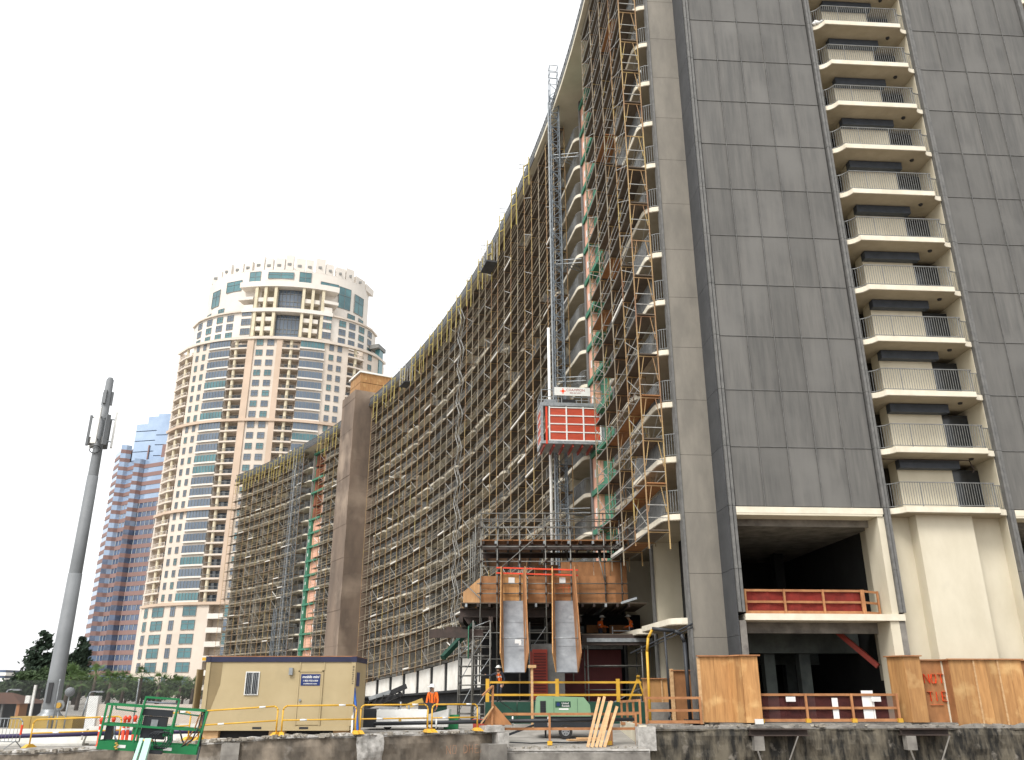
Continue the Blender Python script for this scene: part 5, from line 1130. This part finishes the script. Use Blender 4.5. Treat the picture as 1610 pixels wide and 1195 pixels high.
# ------------------------------------------------------------------ left roadside
t = thing('ochre_wall', (-24.8, 48, -.55), 'low ochre wall behind the crowd barrier at the foot of the phone mast', 'wall')
for k in range(3): MB().bb(-26.5+k*1.12, -25.41+k*1.12, 47.5, 48.8, -.55, .27).build('wall_block', 'ochre', t)
MB().bar((-24.4, 47.4, -.55), (-24.4, 47.4, .35), .05).build('stake', 'galv', t)
t = thing('brown_kiosk', (-33, 57, -.55), 'small kiosk with brown tiled roof at the left edge', 'kiosk')
g = MB(); P = [(-39, 55, .85), (-30.2, 55, .8), (-30.2, 59, .8), (-39, 59, .85), (-37, 57, 1.5), (-32, 57, 1.45)]
g.v = P; g.f = [(0, 1, 5, 4), (1, 2, 5), (2, 3, 4, 5), (3, 0, 4), (3, 2, 1, 0)]; g.m = [0]*5; g.sm = [False]*5; g.build('roof', 'brown_tile', t)
MB().bb(-38.5, -30.8, 55.5, 58.6, -.55, .79).build('dark_interior', 'dark_interior', t)
for x in (-30.5, -31.4, -32.3): MB().bar((x, 55.2, -.55), (x, 55.2, .8), .12).build('post', 'mullion', t)
MB().bb(-30.5, -30.3, 55.1, 56, .1, .82).build('orange_end', 'timber', t)
t = thing('globe_lamp', (-22.5, 46, -.55), 'round grey globe lamp on a thin post beside the phone mast', 'lamp'); c = at(110, 1088, 46)
MB().tube((c.x, 46, -.55), (c.x, 46, c.z-.2), .035, 8).build('post', 'galv', t); MB().lathe(c, [(.0, -.24), (.13, -.2), (.21, -.12), (.24, 0), (.21, .12), (.13, .2), (0, .24)], 16).build('globe', 'pole_grey', t)
t = thing('yellow_signal_lamp', (-24, 47, -.55), 'yellow round signal lamp right of the mast foot', 'lamp'); c = at(93, 1109, 47)
MB().tube(c, c+V((0, .1, 0)), .26, 14).build('backplate', 'galv', t); MB().tube(c-V((0, .12, 0)), c-V((0, .005, 0)), .14, 14).build('lens', 'hose_yellow', t); MB().tube((c.x, 47.05, -.55), (c.x, 47.05, c.z-.26), .03, 6).build('post', 'galv', t)
for px, py, lab in ((152, 1087, 'curved street lamp right of the globe lamp'), (22, 1084, 'thin street lamp above the brown kiosk')):
    c = at(px, py, 62); t = thing('street_lamp', (c.x-.6, 62, -.55), lab, 'street lamp', 'street lamps'); MB().path([(c.x-.75, 62, -.55), (c.x-.55, 62, c.z-.35), (c.x-.4, 62, c.z-.05), (c.x, 62, c.z)], .05, 6).build('post', 'galv', t); MB().bb(c.x, c.x+.5, 61.9, 62.1, c.z-.08, c.z+.03).build('lamp_head', 'galv', t)
c = at(53, 1095, 50); t = thing('white_sign_post', (c.x, 50, -.55), 'thin white post with small box in front of the dark trees', 'post'); MB().bar((c.x, 50, -.55), (c.x, 50, c.z+.6), .12).build('post', 'white_paint', t); MB().bb(c.x-.4, c.x-.15, 49.9, 50.1, .9, 1.3).build('box', 'white_paint', t)
t = thing('white_wall_pier', (-20.6, 46, -.55), 'white pier and low pale wall right of the street lamp', 'wall'); a = at(148, 1110, 46); MB().bb(a.x-.3, a.x+.2, 45.9, 46.3, -.55, 1.3).build('pier', 'white_paint', t); MB().bb(a.x+.2, a.x+8, 46, 46.2, -.55, .9).build('low_wall', 't_stone', t)
# chain link fence
t = thing('chain_link_fence', (-22, 39.8, -.55), 'chain link fence in front of the trees at the left', 'fence')
g = MB(); x0, x1, Y, H = -31.0, -13.2, 39.8, 1.98; p_ = .075; n = int((x1-x0+H)/p_)
for i in range(n):
    for sg in (1, -1):
        xa = x0-H+i*p_; hh = H+.45
        a, b = (xa, xa+hh) if sg > 0 else (xa+hh, xa)
        za, zb_ = -.45, H
        def clip(xa_, za_, xb_, zb__):
            if xa_ < x0: za_ += (x0-xa_)*(zb__-za_)/(xb_-xa_); xa_ = x0
            if xa_ > x1: za_ += (x1-xa_)*(zb__-za_)/(xb_-xa_); xa_ = x1
            return xa_, za_
        A = clip(a, za, b, zb_); B = clip(b, zb_, a, za)
        if abs(A[0]-B[0]) > .02: g.bar((A[0], Y+.01*sg, A[1]), (B[0], Y+.01*sg, B[1]), .0055)
g.build('mesh_wire', 'wire', t, 'stuff')
for i in range(6): x = x0+(x1-x0)*i/5; MB().tube((x, Y+.05, -.55), (x, Y+.05, H+.05), .03, 6).build('post', 'galv', t)
# ================================================================== cream tower
TT = thing('cream_tower', (-83, 262, 0), 'tall cream stone apartment tower with curved front and blue glass bays', 'building')
ex_, ey_, ea, eb = -83.3, 282.0, 36.7, 24.0
def ell(r, k=1.0, out=0.0):
    A = (r/(ea*k))**2+(1/(eb*k))**2; B = -2*(r*ex_/(ea*k)**2+ey_/(eb*k)**2); Cc = (ex_/(ea*k))**2+(ey_/(eb*k))**2-1
    D = max(0, B*B-4*A*Cc); Y = (-B-math.sqrt(D))/(2*A); X = r*Y
    n = V(((X-ex_)/(ea*k)**2, (Y-ey_)/(eb*k)**2, 0)).normalized(); return V((X, Y, 0))+n*out
def tb(mb, r0, r1, d0, d1, z0, z1, k=1.0, n=1):
    for i in range(n):
        a, b = r0+(r1-r0)*i/n, r0+(r1-r0)*(i+1)/n
        P = [ell(a, k, d1), ell(b, k, d1), ell(b, k, d0), ell(a, k, d0)]
        mb.hexa([V((p.x, p.y, z0)) for p in P]+[V((p.x, p.y, z1)) for p in P])
    return mb
RL, RR = -.4292, -.1658
def wall(zones, z0, z1, k, m, name, r0=RL, r1=RR, depth=3.2):
    poly = []; rs = sorted(set([r0+(r1-r0)*i/44 for i in range(45)]+[q for z in zones for q in z]))
    for r in rs:
        inz = [z for z in zones if z[0] <= r <= z[1]]
        if inz:
            a, b = inz[0]
            if r == a: poly.append(ell(r, k)); poly.append(ell(r, k, -depth))
            elif r == b: poly.append(ell(r, k, -depth)); poly.append(ell(r, k))
            else: poly.append(ell(r, k, -depth))
        else: poly.append(ell(r, k))
    e, s_ = poly[-1], poly[0]
    a1 = math.atan2((e.y-ey_)/(eb*k), (e.x-ex_)/(ea*k)); a0 = math.atan2((s_.y-ey_)/(eb*k), (s_.x-ex_)/(ea*k))
    if a0 < a1: a0 += 2*math.pi
    for i in range(1, 16): a = a1+(a0-a1)*i/16; poly.append(V((ex_+ea*k*math.cos(a), ey_+eb*k*math.sin(a), 0)))
    return MB().prism([(p.x, p.y) for p in poly], z0, z1).build(name, m, TT)
ZN = [(-.4285, -.4126), (-.365, -.3436), (-.2984, -.2754), (-.2121, -.1923)]
wall(ZN, 26.5, 113, 1, 't_stone', 'tower_wall'); wall([(-.352, -.325)], -.6, 26.4, 1.01, 't_stone', 'podium_wall')
TF = 28.83/8; BELT = [26.5, 55.33, 84.16, 113]
for z in BELT:
    tb(MB(), RL, RR, -.2, .9, z-.5, z+.35, 1, 22).build('belt_course', 't_orange' if z < 100 else 't_stone', TT)
for (a, b) in ((-.3436, -.3354), (-.3055, -.2984)): tb(MB(), a, b, -.5, .5, 26.9, 112.5, 1, 1).build('pilaster', 't_orange', TT)
def win_mesh(w, h, glass, cols=2):
    g = MB(); g.cur = 0
    for (x0, x1, z0, z1) in ((-w/2, w/2, 0, .18), (-w/2, w/2, h-.12, h), (-w/2, -w/2+.12, .18, h-.12), (w/2-.12, w/2, .18, h-.12), (-.06, .06, .18, h-.12), (-w/2+.12, -.06, h*.62, h*.62+.08), (.06, w/2-.12, h*.62, h*.62+.08)): g.bb(x0, x1, -.12, .1, z0, z1)
    g.cur = 1; g.bb(-w/2+.12, w/2-.12, -.03, .08, .18, h-.12); return g.mesh('window', ['t_frame', glass])
def place_win(me, r, z, k=1.0):
    p = ell(r, k, .04); q = ell(r+.002, k, .04); d = q-p; inst('window', me, (p.x, p.y, z), math.atan2(d.y, d.x), TT)
WM = {}
def wm_(w, h, gl):
    if (w, h, gl) not in WM: WM[(w, h, gl)] = win_mesh(w, h, gl)
    return WM[(w, h, gl)]
rg = lambda: random.choice(('t_glass', 't_glass', 't_teal'))
floors = [26.5+i*TF for i in range(24)]
rail_g = {}
for fi, z in enumerate(floors):
    for r, w in ((-.407, 1.3), (-.3987, 1.3), (-.328, 2.3), (-.314, 2.3), (-.2343, 1.6), (-.2236, 1.6), (-.184, 1.8)): place_win(wm_(w, 2.1, rg()), r, z+.95)
    for a, b in ((-.3913, -.3655), (-.2748, -.2441)):
        gl = 't_glass' if random.random() < .78 else 't_teal'
        g = MB(); g.cur = 1; tb(g, a, b, .05, .5, z+.85, z+3.1, 1, 3); g.cur = 0
        for i in range(8): rr_ = a+(b-a)*i/7; tb(g, rr_-.0002, rr_+.0002, .1, .58, z+.85, z+3.1)
        g.build('glass_bay', ['t_frame', gl], TT)
        tb(MB(), a-.001, b+.001, .0, .65, z+.3, z+.84, 1, 3).build('bay_sill', 't_white', TT)
    for (a, b) in ZN:
        tb(MB(), a, b, -3.1, .55, z-.28, z+.28, 1, 2).build('balcony_slab', 't_stone', TT)
        g = MB(); tb(g, a+.0005, b-.0005, .3, .38, z+1.2, z+1.3, 1, 2); tb(g, a+.0005, b-.0005, .32, .36, z+.75, z+.8, 1, 2)
        for i in range(5): rr_ = a+.0005+(b-a-.001)*i/4; tb(g, rr_-.0001, rr_+.0001, .3, .38, z+.28, z+1.2)
        g.build('balcony_rail', 't_frame' if abs(a) < .42 else 't_white', TT)
        c = ell((a*.7+b*.3) if a < -.36 and a > -.42 else (a+b)/2, 1, -.3); MB().lathe((c.x, c.y, z+.28), [(.55, 0), (.55, TF-.56)], 8).build('column', 't_col', TT)
        tb(MB(), a+.003, b-.004, -3.15, -3.0, z+.3, z+2.7).build('balcony_door', 't_glass', TT)
# lower six storeys
for i in range(6):
    z = 2.2+i*4.0
    for r, w in ((-.424, 2.2), (-.4105, 5.2), (-.3935, 1.8), (-.374, 4.6), (-.29, 4), (-.26, 5), (-.22, 4.6)): place_win(wm_(w, 2.9, 't_teal' if random.random() < .55 else 't_glass'), r, z+.6, 1.01)
    tb(MB(), -.352, -.325 if i % 2 else -.334, -3.1, .6, z-.3, z+.25, 1.01, 2).build('balcony_slab', 't_white', TT); tb(MB(), -.352, -.334, .4, .55, z+.25, z+1.2, 1.01, 2).build('balcony_parapet', 't_white', TT)
    tb(MB(), -.333, -.3, .05, .4, z+.3, z+3.6, 1.01, 4).build('glass_bay', 't_teal' if i % 2 else 't_glass', TT)
# crown
K2 = .80
wall([], 113.4, 141.5, K2, 't_white', 'crown_wall', -.4035, -.1905); wall([(-.3555, -.2375)], 113.38, 124.0, .9, 't_white', 'crown_tier', -.4165, -.178, 7); [tb(MB(), q0, q1, -.3, .7, 124.0, 124.6, .9, 8).build('tier_cornice', 't_stone', TT) for q0, q1 in ((-.4165, -.3556), (-.2374, -.178))]
wall([(-.339, -.256)], 113.2, 135, .9, 't_white', 'crown_front', -.351, -.242, 4.0) if False else None
g = MB(); FK = .93
tb(MB(), -.3555, -.2375, -9, .0, 113.36, 114.6, FK, 6).build('crown_base', 't_white', TT)
for (a, b) in ((-.3555, -.343), (-.2495, -.2375)): tb(MB(), a, b, -9, 0, 114.6, 126.5 if a < -.3 else 127, FK, 2).build('crown_wing', 't_white', TT)
for (z0, z1) in ((123.6, 125.0), (133.2, 135.2)): tb(MB(), -.3625 if z0 > 130 else -.3565, -.2305 if z0 > 130 else -.2365, -9, .5, z0, z1, FK, 8).build('crown_slab', 't_white', TT)
for (a, b) in ((-.3625, -.3435), (-.2495, -.2305)): tb(MB(), a, b, -6, .6, 128.2, 129.3, FK, 2).build('terrace_slab', 't_white', TT)
for a in (-.342, -.330, -.3285+.012, -.279, -.2665, -.2525):
    for z0, z1 in ((114.6, 123.6), (125, 133.2)): tb(MB(), a, a+.0038, -1.4, .1, z0, z1, FK).build('crown_column', 't_col', TT)
for a, b in ((-.3125, -.2805),):
    for z0, z1 in ((114.8, 123.3), (125.3, 133)):
        g = MB(); g.cur = 1; tb(g, a, b, -2.6, -2.3, z0, z1, FK, 3); g.cur = 0
        for i in range(7): rr_ = a+(b-a)*i/6; tb(g, rr_-.0003, rr_+.0003, -2.5, -2.1, z0, z1, FK)
        for zz_ in (z0+1.6, z0+3.2, z1-1.6): tb(g, a, b, -2.5, -2.15, zz_, zz_+.18, FK, 3)
        g.build('tall_glazing', ['t_frame', 't_glass'], TT)
for a, b in ((-.338, -.317), (-.275, -.255)):
    for z in (117.6, 121.2, 128.6): tb(MB(), a, b, -3.0, -.4, z-.8, z+.7, FK, 2).build('crown_balcony', 't_white', TT)
    tb(MB(), a, b, -3.6, -3.1, 114.6, 133, FK, 2).build('crown_recess', 'soffit', TT)
for r in (-.3525, -.347, -.245, -.2405):
    for z in (115.2, 118.8, 122.3): place_win(wm_(1.9, 2.4, rg()), r, z, FK)
for r in (-.4085, -.397, -.384, -.3705, -.2225, -.2095, -.197, -.186):
    for z in (114.6, 117.9, 121.1): place_win(wm_(2.6, 2.3, rg()), r, z, .9)
for r, w, h, z in ((-.393, 4.6, 6.5, 130), (-.371, 6.5, 4.2, 134), (-.3445, 4.2, 5.6, 135.3), (-.277, 4.2, 5.6, 135.3), (-.31, 9.0, 2.6, 137.8), (-.2435, 6.6, 4.2, 134), (-.2225, 5.0, 8.4, 129.5), (-.203, 5.0, 7.4, 129.5), (-.384, 3, 3, 125.3), (-.399, 3, 3, 125.3), (-.212, 3.4, 2.8, 125.6), (-.199, 3, 2.8, 125.6)): place_win(wm_(w, h, 't_teal'), r, z, K2)
tb(MB(), -.328, -.292, -.5, 2.4, 134.6, 136.2, K2, 4).build('oriel_balcony', 't_stone', TT)
for i in range(16):
    r = -.402+i*.0138; h = 1.4+2.2*math.sin(math.pi*i/15)+(1.2 if i % 3 == 1 else 0); tb(MB(), r, r+(.0105 if i % 2 else .0125), -1.5, .05, 141.4, 142.6+h, K2).build('parapet_block', 't_white', TT)
    p = ell(r+.005, K2, .08); MB().box((p.x, p.y, 141.8+.4*h), (1.3, .25, .9)).build('vent', 't_frame', TT)
c = ell(-.31, K2, -8); MB().lathe((c.x, c.y, 141), [(3, 0), (3, 5), (0, 5.6)], 10).build('roof_lantern', 't_white', TT)
g = MB(); tb(g, -.1725, -.168, -1.5, .3, 26, 116.5, 1.0); g.build('edge_glazing', 't_teal', TT); tb(MB(), -.176, -.1665, -3, .8, 116.51, 118, 1.0).build('edge_hood', 't_frame', TT)
# ================================================================== red and blue striped tower
RB = thing('striped_tower', (-155, 330, 0), 'red and blue striped glass office tower behind the phone mast', 'building')
def rp(r, Y): return V((r*Y, Y, 0))
plan = [rp(-.4905, 346), rp(-.4785, 331), rp(-.4775, 334), rp(-.4595, 326), rp(-.459, 329), rp(-.405, 318), rp(-.39, 345)]
def rb_seg(i, z0, z1, m, nm, out):
    a, b = plan[i], plan[i+1]; d = (b-a).normalized(); nn = V((d.y, -d.x, 0)); MB().hexa([V((p.x, p.y, z0)) for p in (a+nn*out, b+nn*out, b-nn*2, a-nn*2)]+[V((p.x, p.y, z1)) for p in (a+nn*out, b+nn*out, b-nn*2, a-nn*2)]).build(nm, m, RB)
nf = 27; fh = 3.58
for f in range(nf):
    z = f*fh
    for i in range(len(plan)-2):
        if f > 24 and i > 1: continue
        short = (plan[i+1]-plan[i]).length < 5
        rb_seg(i, z, z+1.6, 'rb_red', 'spandrel_band', .15)
        rb_seg(i, z+1.6, z+fh, 'rb_glass' if (i == 0 or f > 13 + (i*1.5 if i > 1 else 0)) else 'rb_dark', 'window_band', 0)
        if i in (2, 4) and f < 20:
            a, b = plan[i], plan[i+1]; L = (b-a).length; d = (b-a)/L; nn = V((d.y, -d.x, 0)); g = MB()
            for q in range(int(L/2.4)): p = a+d*(q*2.4+1)+nn*.05; g.bar(V((p.x, p.y, z+1.6)), V((p.x, p.y, z+fh)), .25)
            g.build('window_mullions', 'galv', RB, 'stuff')
MB().prism([(p.x+1.5, p.y+3) for p in plan]+[(-170*.0+rp(-.47, 365).x, 365)], 0, nf*fh-.5).build('core', 'rb_red', RB)
for k, (ra, rb_, Y, z0, z1) in enumerate(((-.4705, -.4565, 331, 90, 105.5), (-.457, -.4445, 330, 90, 108.5), (-.445, -.41, 329, 88, 109.5))):
    a, b = rp(ra, Y+.6), rp(rb_, Y-.4); MB().hexa([V((p.x, p.y, z0)) for p in (a, b, b+V((0, 13, 0)), a+V((0, 13, 0)))]+[V((p.x, p.y, z1-.3)) for p in (a, b, b+V((0, 13, 0)), a+V((0, 13, 0)))]).build('step_core', 'rb_dark', RB)
    for zz0, zz1 in ((z0, z0+3.4), (z0+3.75, z0+8), (z0+8.35, z0+12.2), (z0+12.55, z1)):
        if zz1 > zz0: a, b = rp(ra, Y), rp(rb_, Y-1); MB().hexa([V((p.x, p.y, zz0)) for p in (a, b, b+V((0, 14, 0)), a+V((0, 14, 0)))]+[V((p.x, p.y, zz1)) for p in (a, b, b+V((0, 14, 0)), a+V((0, 14, 0)))]).build('glass_step', 'rb_glass', RB)
t = thing('white_office_block', (-119, 205, 0), 'small white far building with blue window bands at the left edge', 'building')
for k in range(5): MB().bb(-135, -117.4, 205, 215, k*1.25, k*1.25+.7).build('white_band', 'white_paint', t); MB().bb(-134.9, -117.6, 205.1, 215, k*1.25+.7, k*1.25+1.25).build('window_band', 'rb_dark', t)
# ================================================================== trees
def leaf(mb, p, s):
    a = V((random.gauss(0, 1), random.gauss(0, 1), random.gauss(0, 1))).normalized(); b = a.orthogonal().normalized(); c = a.cross(b)
    b *= s*random.uniform(.6, 1.2); c *= s*random.uniform(.35, .7); mb.quad(p-b, p+c, p+b, p-c)
def conifer(px, Y, top_py, width_px, label):
    c = at(px, 1100, Y); H = at(px, top_py, Y).z; Wd = width_px/1380*Y; t = thing('conifer_tree', (c.x, Y, 0), label, 'tree', 'dark conifers at the left')
    MB().tube((c.x, Y, -.6), (c.x, Y, H*.97), .35, 7, .05).build('trunk', 'bark', t); g = MB(); br = MB()
    for k in range(95):
        f = random.uniform(.04, 1); z = H*f; R_ = Wd*.5*(1-f)**.42*random.uniform(.5, 1.2)*(1.0 if f < .8 else .8)+.25; a = random.uniform(0, 6.28); d = V((math.cos(a), math.sin(a), random.uniform(-.05, .35)))
        tip = V((c.x, Y, z))+d*R_; br.tube((c.x, Y, z), tip, .06, 4, .02)
        for q in range(46):
            u = random.uniform(.25, 1.05); p = V((c.x, Y, z))+d*R_*u+V((random.gauss(0, .32), random.gauss(0, .32), random.gauss(0, .26)))*(.6+.5*R_/3); leaf(g, p, .36)
    br.build('branches', 'bark', t); g.build('crown', 'conifer', t)
conifer(51, 150, 996, 50, 'tallest dark conifer left of the phone mast')
conifer(79, 158, 1018, 24, 'slim dark conifer just left of the phone mast')
conifer(116, 150, 1005, 30, 'dark conifer right of the phone mast')
conifer(104, 160, 1030, 26, 'smaller dark conifer touching the right side of the phone mast')
conifer(24, 156, 1062, 46, 'low dark conifer above the kiosk roof')
def broad(px, Y, top_py, w_px, label, m='leaf', n=2600):
    c = at(px, 1100, Y); H = at(px, top_py, Y).z; Wd = w_px/1390*Y; t = thing('broadleaf_tree', (c.x, Y, 0), label, 'tree', 'broadleaf trees behind the fence')
    MB().tube((c.x, Y, -.6), (c.x+.2, Y, H*.6), .22, 7, .1).build('trunk', 'bark', t); g = MB(); br = MB()
    cl = [(V((c.x+random.uniform(-.42, .42)*Wd, Y+random.uniform(-.3, .3)*Wd, H*random.uniform(.3, .88))), random.uniform(.12, .22)*Wd) for _ in range(12)]
    for p, r in cl: br.tube((c.x, Y, H*.35), p, .07, 5, .02)
    for i in range(n):
        p, r = random.choice(cl); d = V((random.gauss(0, 1), random.gauss(0, 1), random.gauss(0, .8))); d = d.normalized()*r*random.uniform(.55, 1.08); leaf(g, p+d, .22)
    br.build('limbs', 'bark', t); g.build('crown', m, t)
for i, (px, top, w) in enumerate(((12, 1070, 50), (58, 1050, 62), (150, 1066, 56), (196, 1066, 54), (248, 1068, 56), (286, 1072, 50), (98, 1062, 50), (222, 1074, 46))):
    broad(px, 118+(i % 3)*4, top, w, 'dark leafy tree behind the fence, '+('at the left edge', 'below the tallest conifer', 'right of the globe lamp', 'left of the lift control box', 'behind the lift control box', 'next to the site office', 'behind the phone mast foot', 'low between two palms')[i])
def palm(px, Y, top_py, label):
    c = at(px, 1100, Y); H = at(px, top_py, Y).z-.6; t = thing('palm_tree', (c.x, Y, 0), label, 'palm', 'palms behind the fence')
    MB().tube((c.x, Y, -.6), (c.x+.15, Y, H), .26, 8, .17).build('trunk', 'bark', t); g = MB(); h = V((c.x+.15, Y, H))
    for k in range(44):
        a = random.uniform(0, 6.28); el = random.uniform(-.75, 1.35); d = V((math.cos(a)*math.cos(el), math.sin(a)*math.cos(el), math.sin(el))); L = random.uniform(.75, 1.25); e = h+d*L; side = d.cross(V((0, 0, 1)))
        side = side.normalized() if side.length > .1 else V((1, 0, 0)); up = side.cross(d)
        g.bar(h, e, .03)
        for j in range(9):
            f = (j-4)/4*1.25; q = (d*math.cos(f)+side*math.sin(f))*random.uniform(.6, .95)+V((0, 0, -.22*abs(f)-.12)); w_ = (side*math.cos(f)-d*math.sin(f))*.05; g.quad(e-w_, e+w_, e+q)
    g.build('crown', 'palm', t)
for i, (px, top) in enumerate(((102, 1056), (122, 1062), (143, 1054), (168, 1064), (190, 1066), (216, 1058), (246, 1068), (279, 1070), (300, 1070))):
    palm(px, 100+(i % 3)*5, top, 'fan palm behind the fence, '+('first', 'second', 'third', 'fourth', 'fifth', 'sixth', 'seventh', 'eighth', 'ninth')[i]+' counted rightwards from the phone mast')
